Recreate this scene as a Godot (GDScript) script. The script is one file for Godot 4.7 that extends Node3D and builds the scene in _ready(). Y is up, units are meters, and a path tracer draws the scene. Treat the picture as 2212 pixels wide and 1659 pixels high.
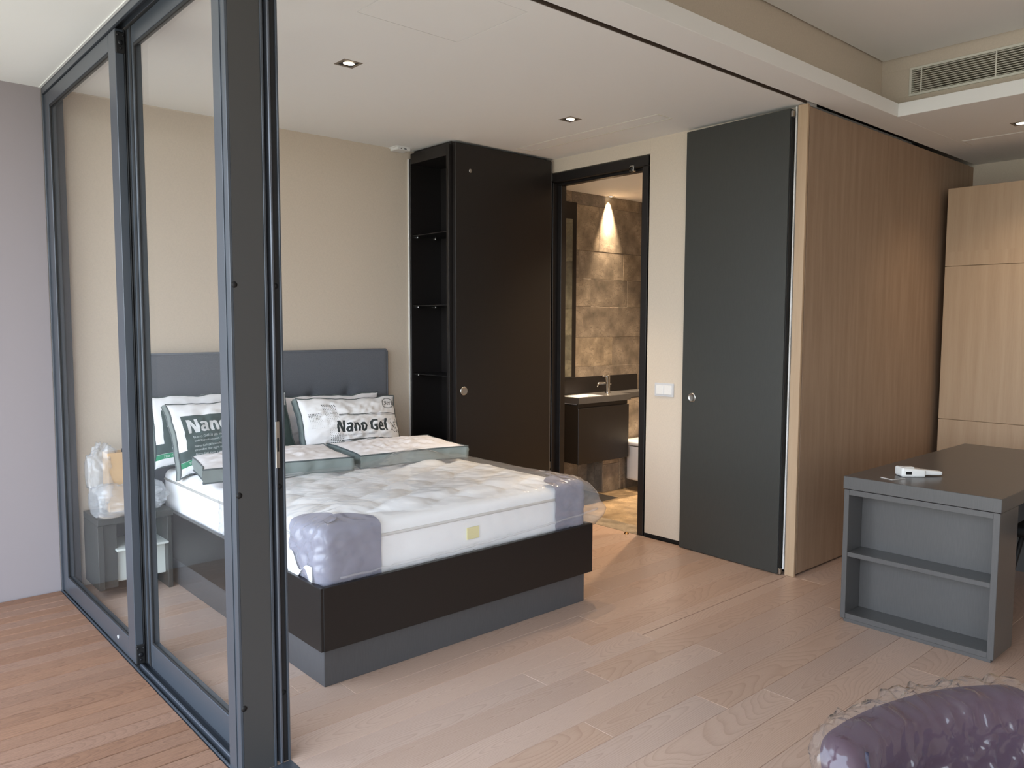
extends Node3D
# ------------------------------------------------------------------ helpers
var M := {}
var taken := {}
var rng := RandomNumberGenerator.new()

func numbered(called: String) -> String:
	var n: int = taken.get(called, 0)
	taken[called] = n + 1
	return called if n == 0 else "%s_%03d" % [called, n]

func thing(called: String, label: String, category: String, at := Vector3.ZERO, turn := 0.0, group := "") -> Node3D:
	var o := Node3D.new()
	o.name = numbered(called)
	add_child(o, true)
	o.position = at
	o.rotation.y = turn
	o.set_meta("label", label)
	o.set_meta("category", category)
	if group != "":
		o.set_meta("group", group)
	return o

func structure(called: String, label: String, category: String) -> Node3D:
	var o := thing(called, label, category)
	o.set_meta("kind", "structure")
	return o

func newst() -> SurfaceTool:
	var st := SurfaceTool.new()
	st.begin(Mesh.PRIMITIVE_TRIANGLES)
	return st

func put(st: SurfaceTool, called: String, m: Material, parent: Node3D, at := Vector3.ZERO, turn := Vector3.ZERO) -> MeshInstance3D:
	var o := MeshInstance3D.new()
	o.mesh = st.commit()
	o.material_override = m
	o.name = called
	o.position = at
	o.rotation = turn
	parent.add_child(o, true)
	return o

func flat(st: SurfaceTool, a: Vector3, b: Vector3, c: Vector3, n: Vector3, grain := 0, uo := Vector2.ZERO) -> void:
	if (b - a).cross(c - a).dot(n) > 0.0:
		var t := b
		b = c
		c = t
	for p in [a, b, c]:
		st.set_normal(n)
		var q: Vector3 = p
		var an := n.abs()
		var uv := Vector2.ZERO
		if an.x >= an.y and an.x >= an.z:
			uv = Vector2(q.y, q.z) if grain == 1 else Vector2(q.z, q.y)
		elif an.y >= an.z:
			uv = Vector2(q.z, q.x) if grain == 2 else Vector2(q.x, q.z)
		else:
			uv = Vector2(q.y, q.x) if grain == 1 else Vector2(q.x, q.y)
		st.set_uv(uv + uo)
		st.add_vertex(q)

# chamfered box from corner a to corner b
func cb(st: SurfaceTool, a: Vector3, b: Vector3, ch := 0.002, grain := 0, uo := Vector2.ZERO) -> void:
	var c := (a + b) / 2.0
	var h := (b - a).abs() / 2.0
	ch = minf(ch, minf(h.x, minf(h.y, h.z)) * 0.9)
	var pt := func(s: Vector3, axis: int) -> Vector3:
		var v := Vector3(s.x * (h.x - ch), s.y * (h.y - ch), s.z * (h.z - ch))
		v[axis] = s[axis] * h[axis]
		return c + v
	for ax in 3:
		var u := (ax + 1) % 3
		var w := (ax + 2) % 3
		for s in [-1.0, 1.0]:
			var q := []
			for k in [[-1, -1], [1, -1], [1, 1], [-1, 1]]:
				var sg := Vector3.ZERO
				sg[ax] = s
				sg[u] = k[0]
				sg[w] = k[1]
				q.append(pt.call(sg, ax))
			var n := Vector3.ZERO
			n[ax] = s
			flat(st, q[0], q[1], q[2], n, grain, uo)
			flat(st, q[0], q[2], q[3], n, grain, uo)
		# edges parallel to ax
		for s1 in [-1.0, 1.0]:
			for s2 in [-1.0, 1.0]:
				var e := []
				for s0 in [-1.0, 1.0]:
					var sg := Vector3.ZERO
					sg[ax] = s0
					sg[u] = s1
					sg[w] = s2
					e.append(pt.call(sg, u))
					e.append(pt.call(sg, w))
				var n := Vector3.ZERO
				n[u] = s1
				n[w] = s2
				n = n.normalized()
				flat(st, e[0], e[1], e[3], n, grain, uo)
				flat(st, e[0], e[3], e[2], n, grain, uo)
	for sx in [-1.0, 1.0]:
		for sy in [-1.0, 1.0]:
			for sz in [-1.0, 1.0]:
				var sg := Vector3(sx, sy, sz)
				flat(st, pt.call(sg, 0), pt.call(sg, 1), pt.call(sg, 2), sg.normalized(), grain, uo)

func box(called: String, a: Vector3, b: Vector3, m: Material, parent: Node3D, ch := 0.002, grain := 0, uo := Vector2.ZERO) -> MeshInstance3D:
	var st := newst()
	var lo := Vector3(minf(a.x, b.x), minf(a.y, b.y), minf(a.z, b.z))
	var hi := Vector3(maxf(a.x, b.x), maxf(a.y, b.y), maxf(a.z, b.z))
	cb(st, lo, hi, ch, grain, uo)
	return put(st, called, m, parent)

func boxes(called: String, list: Array, m: Material, parent: Node3D, ch := 0.002, grain := 0) -> MeshInstance3D:
	var st := newst()
	for r in list:
		var a: Vector3 = r[0]
		var b: Vector3 = r[1]
		cb(st, Vector3(minf(a.x, b.x), minf(a.y, b.y), minf(a.z, b.z)), Vector3(maxf(a.x, b.x), maxf(a.y, b.y), maxf(a.z, b.z)), ch, grain)
	return put(st, called, m, parent)

# smooth grid: f(i/nu, j/nv) -> Vector3
func grid(st: SurfaceTool, nu: int, nv: int, f: Callable, flip := false, uvf = null) -> void:
	var p := []
	for j in nv + 1:
		for i in nu + 1:
			p.append(f.call(float(i) / nu, float(j) / nv))
	for j in nv:
		for i in nu:
			var k := [j * (nu + 1) + i, j * (nu + 1) + i + 1, (j + 1) * (nu + 1) + i + 1, (j + 1) * (nu + 1) + i]
			var order := [0, 1, 2, 0, 2, 3] if not flip else [0, 2, 1, 0, 3, 2]
			for o in order:
				var id: int = k[o]
				var ii := id % (nu + 1)
				var jj := id / (nu + 1)
				var uv := Vector2(float(ii) / nu, float(jj) / nv)
				st.set_uv(uvf.call(uv.x, uv.y) if uvf != null else uv)
				st.add_vertex(p[id])

func smooth(st: SurfaceTool) -> void:
	st.generate_normals()

# rounded box with optional displacement d(point, normal) -> Vector3
func rbox(st: SurfaceTool, a: Vector3, b: Vector3, r: float, cell: float, d = null, skip := []) -> void:
	var lo := a + Vector3.ONE * r
	var hi := b - Vector3.ONE * r
	st.set_smooth_group(0)
	for ax in 3:
		var u := (ax + 1) % 3
		var w := (ax + 2) % 3
		for s in [0, 1]:
			if [ax, s] in skip:
				continue
			var nu := maxi(2, int(ceil((b[u] - a[u]) / cell)))
			var nw := maxi(2, int(ceil((b[w] - a[w]) / cell)))
			var us := spaced(a[u], b[u], r, nu)
			var ws := spaced(a[w], b[w], r, nw)
			var f := func(x: float, y: float) -> Vector3:
				var p := Vector3.ZERO
				p[ax] = b[ax] if s == 1 else a[ax]
				p[u] = us[int(round(x * (us.size() - 1)))]
				p[w] = ws[int(round(y * (ws.size() - 1)))]
				var q := p.clamp(lo, hi)
				var n := (p - q).normalized()
				var v := q + n * r
				return d.call(v, n) if d != null else v
			grid(st, us.size() - 1, ws.size() - 1, f, s == 1)

func spaced(a: float, b: float, r: float, n: int) -> Array:
	var o := [a, a + r * 0.3, a + r * 0.65]
	for i in n + 1:
		o.append(lerpf(a + r, b - r, float(i) / n))
	o.append_array([b - r * 0.65, b - r * 0.3, b])
	return o

func tube(st: SurfaceTool, pts: Array, r: float, n := 8, closed := false) -> void:
	st.set_smooth_group(0)
	var m := pts.size()
	var rings := []
	var up := Vector3.UP
	for i in m:
		var p0: Vector3 = pts[(i - 1 + m) % m] if (closed or i > 0) else pts[i]
		var p1: Vector3 = pts[(i + 1) % m] if (closed or i < m - 1) else pts[i]
		var t := (p1 - p0).normalized()
		var x := t.cross(up if absf(t.dot(up)) < 0.95 else Vector3.RIGHT).normalized()
		var y := x.cross(t).normalized()
		var ring := []
		for k in n:
			var an := TAU * k / n
			ring.append(pts[i] + (x * cos(an) + y * sin(an)) * r)
		rings.append(ring)
	for i in (m if closed else m - 1):
		var r0: Array = rings[i]
		var r1: Array = rings[(i + 1) % m]
		for k in n:
			var k2 := (k + 1) % n
			for v in [r0[k], r1[k2], r0[k2], r0[k], r1[k], r1[k2]]:
				st.add_vertex(v)
	if not closed:
		for e in [0, m - 1]:
			for k in n:
				var k2 := (k + 1) % n
				for v in ([pts[e], rings[e][k], rings[e][k2]] if e == 0 else [pts[e], rings[e][k2], rings[e][k]]):
					st.add_vertex(v)

# lathe about the y axis: profile of Vector2(radius, y)
func lathe(st: SurfaceTool, prof: Array, n := 32, c := Vector3.ZERO, basis := Basis.IDENTITY, sg := 0) -> void:
	st.set_smooth_group(sg)
	for i in prof.size() - 1:
		for k in n:
			var a0 := TAU * k / n
			var a1 := TAU * (k + 1) / n
			var q := []
			for e in [[prof[i], a0], [prof[i], a1], [prof[i + 1], a1], [prof[i + 1], a0]]:
				var pr: Vector2 = e[0]
				q.append(c + basis * Vector3(pr.x * cos(e[1]), pr.y, pr.x * sin(e[1])))
			for o in [0, 2, 1, 0, 3, 2]:
				st.add_vertex(q[o])

func mat(key: String, c: Color, rough := 0.6, metal := 0.0) -> StandardMaterial3D:
	var m := StandardMaterial3D.new()
	m.resource_name = key
	m.albedo_color = c
	m.roughness = rough
	m.metallic = metal
	M[key] = m
	return m

func rgb(r: int, g: int, b: int) -> Color:
	return Color(r / 255.0, g / 255.0, b / 255.0)

func noise(sd: int, freq: float, oct := 4) -> FastNoiseLite:
	var n := FastNoiseLite.new()
	n.seed = sd
	n.frequency = freq
	n.fractal_octaves = oct
	n.noise_type = FastNoiseLite.TYPE_SIMPLEX_SMOOTH
	return n

func tex_from(w: int, h: int, f: Callable) -> ImageTexture:
	var d := PackedByteArray()
	d.resize(w * h * 3)
	var k := 0
	for y in h:
		for x in w:
			var c: Color = f.call(x, y)
			d[k] = clampi(int(c.r * 255.0), 0, 255)
			d[k + 1] = clampi(int(c.g * 255.0), 0, 255)
			d[k + 2] = clampi(int(c.b * 255.0), 0, 255)
			k += 3
	var im := Image.create_from_data(w, h, false, Image.FORMAT_RGB8, d)
	im.generate_mipmaps()
	return ImageTexture.create_from_image(im)

# boards sawn from a log: strips of `sh` pixels, each with its own rings
func board_texture(w: int, h: int, sh: int, base: Color, dark: Color, ring_share: float, streak: float, tone: float, sd: int, rings := 46.0) -> ImageTexture:
	var r := RandomNumberGenerator.new()
	r.seed = sd
	var n1 := noise(sd, 0.005, 2)
	var n2 := noise(sd + 1, 0.05, 3)
	var strips := []
	for i in h / sh:
		var flat_sawn := r.randf() < 0.62
		strips.append({"v0": r.randf_range(0.25, 0.75), "d0": r.randf_range(-0.9, 0.9) if flat_sawn else r.randf_range(2.5, 4.5), "sl": r.randf_range(0.9, 1.7) * (1 if r.randf() < 0.5 else -1), "tone": r.randf_range(-tone, tone), "warm": r.randf_range(-0.012, 0.012), "flat": flat_sawn})
	return tex_from(w, h, func(x: int, y: int) -> Color:
		var s: Dictionary = strips[y / sh]
		var v := float(y % sh) / sh
		var u := float(x) / w
		var wob := n1.get_noise_2d(x * 0.30, y * 1.1)
		var dv: float = (v - s.v0) + wob * 0.16
		var dd: float = s.d0 + s.sl * (u - 0.5) * 2.0 + wob * 0.35
		var rad := sqrt(dv * dv * 1.6 + dd * dd * 0.16)
		var ph := fposmod(rad * rings * 0.42, 1.0)
		var ring := ph * ph * ph * ph * (1.0 if ph < 0.93 else (1.0 - ph) / 0.07)
		var fine := n2.get_noise_2d(x * 0.22, y * 7.0)
		var k: float = ring * ring_share + maxf(0.0, fine) * streak - s.tone
		var c := base.lerp(dark, clampf(k, -0.5, 1.0))
		c.r += s.warm
		c.b -= s.warm
		return c)

func raster(img: Image, text: String, font: Font, at: Vector2, height: float, col: Color, squeeze := 1.0, slant := 0.0) -> void:
	var tm := TextMesh.new()
	tm.text = text
	tm.font = font
	tm.font_size = 64
	tm.pixel_size = 1.0
	tm.depth = 0.0
	tm.curve_step = 4.0
	tm.horizontal_alignment = HORIZONTAL_ALIGNMENT_LEFT
	tm.vertical_alignment = VERTICAL_ALIGNMENT_BOTTOM
	var ar := tm.get_mesh_arrays()
	var v: PackedVector3Array = ar[Mesh.ARRAY_VERTEX]
	var ix = ar[Mesh.ARRAY_INDEX]
	var idx: PackedInt32Array = ix if ix != null and ix.size() > 0 else PackedInt32Array(range(v.size()))
	if v.is_empty():
		return
	var lo := Vector2(1e9, 1e9)
	var hi := Vector2(-1e9, -1e9)
	for p in v:
		lo = lo.min(Vector2(p.x, p.y))
		hi = hi.max(Vector2(p.x, p.y))
	var sc := height / maxf(1.0, hi.y - lo.y)
	var q := PackedVector2Array()
	for p in v:
		var yy := (p.y - lo.y) * sc
		q.append(at + Vector2((p.x - lo.x) * sc * squeeze + yy * slant, -yy))
	for t in range(0, idx.size(), 3):
		var a := q[idx[t]]
		var b := q[idx[t + 1]]
		var c := q[idx[t + 2]]
		var ar2 := (b - a).cross(c - a)
		if absf(ar2) < 1e-6:
			continue
		for y in range(maxi(0, int(floor(minf(a.y, minf(b.y, c.y))))), mini(img.get_height() - 1, int(ceil(maxf(a.y, maxf(b.y, c.y))))) + 1):
			for x in range(maxi(0, int(floor(minf(a.x, minf(b.x, c.x))))), mini(img.get_width() - 1, int(ceil(maxf(a.x, maxf(b.x, c.x))))) + 1):
				var p := Vector2(x + 0.5, y + 0.5)
				var w0 := (b - p).cross(c - p) / ar2
				var w1 := (c - p).cross(a - p) / ar2
				var w2 := 1.0 - w0 - w1
				if w0 >= 0.0 and w1 >= 0.0 and w2 >= 0.0:
					img.set_pixel(x, y, col)

func tri_world(m: StandardMaterial3D, scale: float) -> void:
	m.uv1_triplanar = true
	m.uv1_world_triplanar = true
	m.uv1_scale = Vector3.ONE * scale

# ------------------------------------------------------------------ scene
func _ready() -> void:
	rng.seed = 7
	var cam := Camera3D.new()
	cam.name = "camera"
	cam.position = Vector3(0, 1.5, 0)
	cam.rotation = Vector3(-0.076353, -0.728398, 0.003149)
	cam.fov = 51.88
	cam.near = 0.05
	cam.far = 200.0
	add_child(cam)
	cam.current = true
	var we := WorldEnvironment.new()
	we.name = "environment"
	var env := Environment.new()
	var sky := Sky.new()
	var sm := ProceduralSkyMaterial.new()
	sm.sky_top_color = Color(0.80, 0.88, 0.97)
	sm.sky_horizon_color = Color(0.93, 0.95, 0.97)
	sm.sky_curve = 0.2
	sm.ground_horizon_color = Color(0.69, 0.71, 0.69)
	sm.ground_bottom_color = Color(0.56, 0.57, 0.55)
	sm.ground_curve = 0.1
	sky.sky_material = sm
	env.background_mode = Environment.BG_SKY
	env.sky = sky
	env.background_energy_multiplier = 1.0
	env.tonemap_mode = Environment.TONE_MAPPER_LINEAR
	env.tonemap_exposure = 7.0
	env.sdfgi_enabled = true
	env.ssao_enabled = true
	env.ssil_enabled = true
	we.environment = env
	add_child(we)
	materials()
	shell()
	facade()
	doors()
	bathroom()
	bed()
	bedside()
	shelf_unit()
	living()
	ceiling_fittings()

func materials() -> void:
	mat("ceiling_paint", rgb(238, 237, 234), 0.9)
	var wp := mat("wallpaper", rgb(218, 204, 186), 0.85)
	var nwp := noise(11, 0.09, 3)
	wp.albedo_texture = tex_from(256, 256, func(x: int, y: int) -> Color:
		var a := nwp.get_noise_2d(x * 0.35, y * 5.0) + nwp.get_noise_2d(x * 5.0 + 500.0, y * 0.35)
		var g := 0.97 + a * 0.035
		return Color(g, g, g))
	tri_world(wp, 5.0)
	wp.heightmap_enabled = true
	wp.heightmap_texture = wp.albedo_texture
	wp.heightmap_scale = 0.02
	mat("balcony_paint", rgb(150, 141, 142), 0.85)
	var frame := mat("window_metal", rgb(72, 77, 84), 0.3, 0.2)
	frame.metallic_specular = 0.5
	mat("post_metal", rgb(66, 65, 64), 0.5, 0.1)
	mat("gasket", rgb(20, 20, 22), 0.6)
	mat("track_alu", rgb(92, 96, 104), 0.32, 0.4)
	var gl := mat("glass", Color(0.70, 0.78, 0.76, 0.006), 0.01)
	gl.metallic_specular = 0.26
	gl.transparency = BaseMaterial3D.TRANSPARENCY_ALPHA
	var dk := mat("dark_veneer", rgb(30, 26, 25), 0.42)
	var ndk := noise(31, 0.08, 3)
	dk.albedo_texture = tex_from(256, 256, func(x: int, y: int) -> Color:
		var g := 0.95 + 0.05 * ndk.get_noise_2d(x * 6.0, y * 0.25)
		return Color(g, g, g))
	tri_world(dk, 2.0)
	var dd := mat("dark_lacquer", rgb(62, 63, 60), 0.42)
	dd.albedo_texture = dk.albedo_texture
	tri_world(dd, 2.0)
	var gr := mat("grey_veneer", rgb(84, 84, 86), 0.4)
	gr.albedo_texture = dk.albedo_texture
	tri_world(gr, 2.0)
	var dt := mat("desk_veneer", rgb(86, 84, 83), 0.3)
	dt.albedo_texture = dk.albedo_texture
	tri_world(dt, 2.0)
	mat("black", rgb(14, 13, 13), 0.6)
	mat("chrome", rgb(200, 200, 200), 0.12, 1.0)
	mat("steel", rgb(190, 188, 184), 0.28, 1.0)
	var oak := mat("floor_oak", Color.WHITE, 0.32)
	oak.albedo_texture = board_texture(2048, 1024, 128, rgb(194, 167, 150), rgb(140, 110, 92), 0.36, 0.22, 0.10, 5)
	oak.metallic_specular = 0.5
	var dw := mat("deck_wood", Color.WHITE, 0.6)
	dw.albedo_texture = board_texture(1024, 512, 64, rgb(138, 103, 82), rgb(80, 52, 38), 0.35, 0.6, 0.24, 17, 60.0)
	var vn := mat("oak_veneer", Color.WHITE, 0.5)
	var nv1 := noise(41, 0.02, 4)
	var nv2 := noise(42, 0.12, 2)
	vn.albedo_texture = tex_from(512, 1536, func(x: int, y: int) -> Color:
		var a := nv1.get_noise_2d(x * 0.28, y * 1.4)
		var b := nv2.get_noise_2d(x * 0.34, y * 3.0)
		return rgb(173, 148, 125).lerp(rgb(136, 110, 89), clampf(0.42 + a * 0.32 + maxf(0.0, b) * 0.22, 0.0, 1.0)))
	vn.uv1_scale = Vector3(0.36, 0.38, 1.0)
	var vc := mat("oak_pale_veneer", Color(1.0, 0.99, 0.97), 0.5)
	vc.albedo_texture = tex_from(512, 512, func(x: int, y: int) -> Color:
		var a := nv1.get_noise_2d(x * 0.15 + 900.0, y * 1.6)
		var b := nv2.get_noise_2d(x * 0.15 + 300.0, y * 3.5)
		return rgb(199, 174, 147).lerp(rgb(164, 137, 110), clampf(0.36 + a * 0.22 + maxf(0.0, b) * 0.2, 0.0, 1.0)))
	vc.uv1_scale = Vector3(0.38, 1.0, 1.0)
	# limestone
	var ns1 := noise(51, 0.012, 5)
	var ns2 := noise(52, 0.03, 4)
	var ns3 := noise(53, 0.09, 2)
	var stone := tex_from(512, 512, func(x: int, y: int) -> Color:
		var a := ns1.get_noise_2d(x, y)
		var vein := 1.0 - clampf(absf(ns2.get_noise_2d(x + 70.0 * a, y)) * 9.0, 0.0, 1.0)
		var pit := 1.0 if ns3.get_noise_2d(x, y * 1.3) > 0.56 else 0.0
		var g := 0.82 + a * 0.24 - vein * 0.20 * clampf(0.3 + a * 2.5, 0.0, 1.0) - pit * 0.12
		return Color(g, g * 0.985, g * 0.96))
	var tones := [rgb(176, 163, 148), rgb(168, 156, 143), rgb(156, 146, 136), rgb(184, 169, 150)]
	for i in 4:
		var s := mat("limestone_%d" % i, tones[i], 0.55)
		s.albedo_texture = stone
		tri_world(s, 0.9)
		s.uv1_offset = Vector3(0.37 * i, 0.21 * i, 0.13 * i)
	var sf := mat("limestone_floor", rgb(206, 180, 146), 0.4)
	sf.albedo_texture = stone
	tri_world(sf, 0.9)
	var sd := mat("slate_floor", rgb(88, 86, 86), 0.45)
	sd.albedo_texture = stone
	tri_world(sd, 0.9)
	# fabrics
	var nf := noise(61, 0.35, 2)
	var weave := tex_from(256, 256, func(x: int, y: int) -> Color:
		var g := 0.86 + 0.22 * nf.get_noise_2d(x * 1.6, y * 0.8) + 0.10 * nf.get_noise_2d(x * 0.6, y * 2.2)
		return Color(g, g, g))
	var hb := mat("headboard_fabric", rgb(118, 122, 130), 0.95)
	hb.albedo_texture = weave
	tri_world(hb, 4.0)
	hb.heightmap_enabled = true
	hb.heightmap_texture = weave
	hb.heightmap_scale = 0.08
	hb.rim_enabled = true
	hb.rim = 0.3
	var pu := mat("purple_fabric", rgb(76, 45, 65), 0.9)
	pu.albedo_texture = weave
	tri_world(pu, 5.0)
	pu.rim_enabled = true
	pu.rim = 0.2
	mat("navy_fabric", rgb(52, 52, 74), 0.9)
	mat("mattress_cloth", rgb(248, 248, 249), 0.9)
	mat("mattress_tape", rgb(206, 203, 198), 0.8)
	mat("lilac_card", rgb(132, 131, 150), 0.7)
	mat("white_print", rgb(240, 240, 244), 0.7)
	mat("yellow_tag", rgb(230, 220, 160), 0.7)
	mat("bag_white", rgb(244, 240, 241), 0.7)
	mat("bag_grey", rgb(132, 142, 140), 0.55)
	mat("bag_piping", rgb(84, 94, 96), 0.6)
	var film := mat("film", Color(0.96, 0.96, 0.97, 0.12), 0.14)
	film.transparency = BaseMaterial3D.TRANSPARENCY_ALPHA
	var film2 := mat("film_clear", Color(0.93, 0.93, 0.95, 0.03), 0.10)
	film2.transparency = BaseMaterial3D.TRANSPARENCY_ALPHA
	var bub := mat("bubble_film", Color(0.92, 0.94, 0.96, 0.24), 0.16)
	bub.transparency = BaseMaterial3D.TRANSPARENCY_ALPHA
	var nb := FastNoiseLite.new()
	nb.noise_type = FastNoiseLite.TYPE_CELLULAR
	nb.frequency = 0.06
	nb.seed = 3
	mat("plastic_white", rgb(232, 231, 228), 0.35)
	mat("plastic_grey", rgb(206, 206, 208), 0.4)
	mat("ceramic", rgb(236, 236, 238), 0.08)
	mat("lamp_trim", rgb(128, 116, 104), 0.45, 0.3)
	var led := mat("lamp_glow", rgb(255, 246, 230), 0.5)
	led.emission_enabled = true
	led.emission = Color(1.0, 0.93, 0.82)
	led.emission_energy_multiplier = 3.0
	mat("mirror", rgb(200, 210, 205), 0.03, 1.0)
	mat("bronze_track", rgb(104, 90, 80), 0.5, 0.2)
	mat("grille_white", rgb(222, 219, 206), 0.55)
	mat("pine", rgb(206, 170, 126), 0.6)
	mat("card_grey", rgb(196, 190, 184), 0.4)
	mat("shelf_white", rgb(214, 220, 214), 0.5)
	mat("subfloor", rgb(60, 48, 40), 0.9)
	mat("steel_dark", rgb(40, 40, 42), 0.4, 0.6)

# ------------------------------------------------------------------ room shell
const HATCH := Rect2(1.73, -2.895, 0.518, 0.468)
const OUTLET := Rect2(3.885, -4.32, 0.148, 1.274)

# a flat slab with rectangular openings
func pierced(called: String, a: Vector3, b: Vector3, holes: Array, parent: Node3D) -> void:
	var xs := [a.x, b.x]
	var zs := [a.z, b.z]
	for h in holes:
		xs.append_array([h.position.x, h.end.x])
		zs.append_array([h.position.y, h.end.y])
	xs.sort()
	zs.sort()
	var st := newst()
	for i in xs.size() - 1:
		for k in zs.size() - 1:
			var mid := Vector2((xs[i] + xs[i + 1]) / 2.0, (zs[k] + zs[k + 1]) / 2.0)
			var open := false
			for h in holes:
				open = open or h.has_point(mid)
			if not open:
				cb(st, Vector3(xs[i], a.y, zs[k]), Vector3(xs[i + 1], b.y, zs[k + 1]), 0.0)
	put(st, called, M.ceiling_paint, parent)

const CY := 2.76
const XB := 4.36      # bathroom wall face
const ZH := -4.92     # headboard wall face
const ZW := -2.314    # oak wall face

func shell() -> void:
	# bedroom and living floor: planks along x, rows of 0.1525
	var fl := structure("floor", "pale oak plank floor running through bedroom and living room", "floor")
	box("subfloor", Vector3(1.09, -0.20, ZH), Vector3(6.95, -0.0155, 3.6), M.subfloor, fl, 0.001)
	box("plank_field", Vector3(1.175, -0.0155, -0.1375 + 0.002), Vector3(6.95, 0.0, 3.6), M.floor_oak, fl, 0.001).set_meta("kind", "stuff")
	var fixed := {0: 2.876, 1: 2.62, 2: 2.12, 3: 3.05, 4: 2.45, 5: 2.227, 6: 2.667}
	for k in range(-9, 23):
		var z1 := -1.51 - 0.1525 * k
		var z0 := z1 - 0.1525
		z0 = maxf(z0, ZH)
		if z1 - z0 < 0.01:
			continue
		var xa := 1.09 if z1 < -2.40 else 1.175
		var xe := 6.95 if z1 > ZW else XB - 0.005
		var j: float = fixed[k] if fixed.has(k) else rng.randf_range(1.3, 3.1)
		while j - 1.867 > xa + 0.25:
			j -= 1.867
		var x := xa
		while x < xe - 0.01:
			var nx := minf(j, xe)
			if xe - nx < 0.25:
				nx = xe
			if k == 5 and x < 2.95 - 0.01:
				nx = minf(nx, 2.95)
			elif k == 5 and x < 4.30 - 0.01:
				nx = minf(nx, 4.30)
			var st := newst()
			var strip := rng.randi_range(0, 7)
			if k == 5 and x > 2.94 and nx < 4.31:
				cb(st, Vector3(x + 0.0006, -0.0155, z0 + 0.0006), Vector3(nx - 0.0006, 0.0, -2.3565), 0.0013)
				cb(st, Vector3(x + 0.0006, -0.0155, -2.3505), Vector3(nx - 0.0006, 0.0, z1 - 0.0006), 0.0013)
			else:
				cb(st, Vector3(x + 0.0006, -0.0155, z0 + 0.0006), Vector3(nx - 0.0006, 0.0, z1 - 0.0006), 0.0013)
			# remap uv: one strip of the board texture across the plank
			var mdt := MeshDataTool.new()
			mdt.create_from_surface(st.commit(), 0)
			var uo := rng.randf()
			var rev := rng.randf() < 0.5
			for i in mdt.get_vertex_count():
				var v := mdt.get_vertex(i)
				var t := clampf((v.z - z0) / 0.1525, 0.02, 0.98)
				mdt.set_vertex_uv(i, Vector2(uo + v.x / 2.1, (strip + (1.0 - t if rev else t)) / 8.0))
			var am := ArrayMesh.new()
			mdt.commit_to_surface(am)
			var o := MeshInstance3D.new()
			o.mesh = am
			o.material_override = M.floor_oak
			o.name = "plank"
			fl.add_child(o, true)
			x = nx
			if nx >= j - 0.001:
				j += 1.867
	var guide := structure("trim_1", "narrow floor guide groove of the sliding partition in front of the oak wall", "floor guide")
	box("channel", Vector3(2.95, -0.0155, -2.357), Vector3(4.30, -0.013, -2.350), M.bronze_track, guide, 0.0003)
	# balcony deck
	var dk := structure("floor_balcony", "weathered reddish timber deck of narrow boards on the balcony", "deck")
	box("deck_base", Vector3(-0.7, -0.25, ZH), Vector3(1.0, -0.022, 3.6), M.subfloor, dk, 0.001)
	var z := ZH + 0.012
	var n := 0
	while z < 3.5:
		var st := newst()
		cb(st, Vector3(-0.7, -0.02, z + 0.0025), Vector3(0.994, 0.0, z + 0.089), 0.003)
		var mdt := MeshDataTool.new()
		mdt.create_from_surface(st.commit(), 0)
		var strip := rng.randi_range(0, 7)
		var uo := rng.randf()
		for i in mdt.get_vertex_count():
			var v := mdt.get_vertex(i)
			mdt.set_vertex_uv(i, Vector2(uo + v.x / 1.3, (strip + clampf((v.z - z) / 0.0915, 0.03, 0.97)) / 8.0))
		var am := ArrayMesh.new()
		mdt.commit_to_surface(am)
		var o := MeshInstance3D.new()
		o.mesh = am
		o.material_override = M.deck_wood
		o.name = "board"
		dk.add_child(o, true)
		z += 0.0915
		n += 1
	# walls
	var wb := structure("wall_back", "beige woven wallpaper wall behind the bed", "wall")
	box("wallpaper", Vector3(1.0, -0.25, ZH - 0.18), Vector3(7.1, 3.4, ZH), M.wallpaper, wb, 0.001)
	var wl := structure("wall_balcony", "mauve grey painted end wall of the balcony", "wall")
	box("plaster", Vector3(-0.7, -0.25, ZH - 0.18), Vector3(0.999, 3.4, ZH), M.balcony_paint, wl, 0.001)
	box("plaster", Vector3(-0.7, -0.25, 3.6), Vector3(1.0, 3.4, 3.8), M.balcony_paint, wl, 0.001)
	var wr := structure("wall_right", "pale beige papered wall around the bathroom doorway", "wall")
	boxes("wallpaper", [
		[Vector3(XB, 0.0, ZH), Vector3(XB + 0.1, CY + 0.3, -4.45)],
		[Vector3(XB, 0.028, -3.476), Vector3(XB + 0.1, CY + 0.3, -2.40)],
		[Vector3(XB, 2.66, -4.45), Vector3(XB + 0.1, CY + 0.3, -3.476)]], M.wallpaper, wr, 0.001)
	var bs := structure("baseboard_right", "black recessed skirting under the papered wall", "skirting")
	box("skirting", Vector3(XB + 0.006, 0.0, -3.484), Vector3(XB + 0.09, 0.028, -2.40), M.black, bs, 0.001)
	# oak wall with its end post
	var ww := structure("wall_oak", "oak veneer panel wall standing between bedroom and living room", "wall")
	box("veneer_panel", Vector3(4.345, 0.012, ZW - 0.05), Vector3(6.86, 2.742, ZW), M.oak_veneer, ww, 0.001, 1, Vector2(0.0, -4.34))
	box("veneer_panel", Vector3(6.864, 0.012, ZW - 0.05), Vector3(6.95, 2.742, ZW - 0.002), M.oak_veneer, ww, 0.001, 1)
	box("end_strip", Vector3(4.312, 0.0, -2.372), Vector3(4.332, 2.755, -2.312), M.oak_pale_veneer, ww, 0.0015, 1)
	box("reveal", Vector3(4.332, 0.0, -2.368), Vector3(4.345, 2.742, -2.335), M.oak_veneer, ww, 0.0005, 1)
	box("core", Vector3(4.36, 0.0, -2.40), Vector3(6.95, CY - 0.04, ZW - 0.052), M.wallpaper, ww, 0.001)
	box("white_edge", Vector3(4.316, 0.03, -2.389), Vector3(4.345, 2.752, -2.381), M.plastic_white, ww, 0.001)
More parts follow.
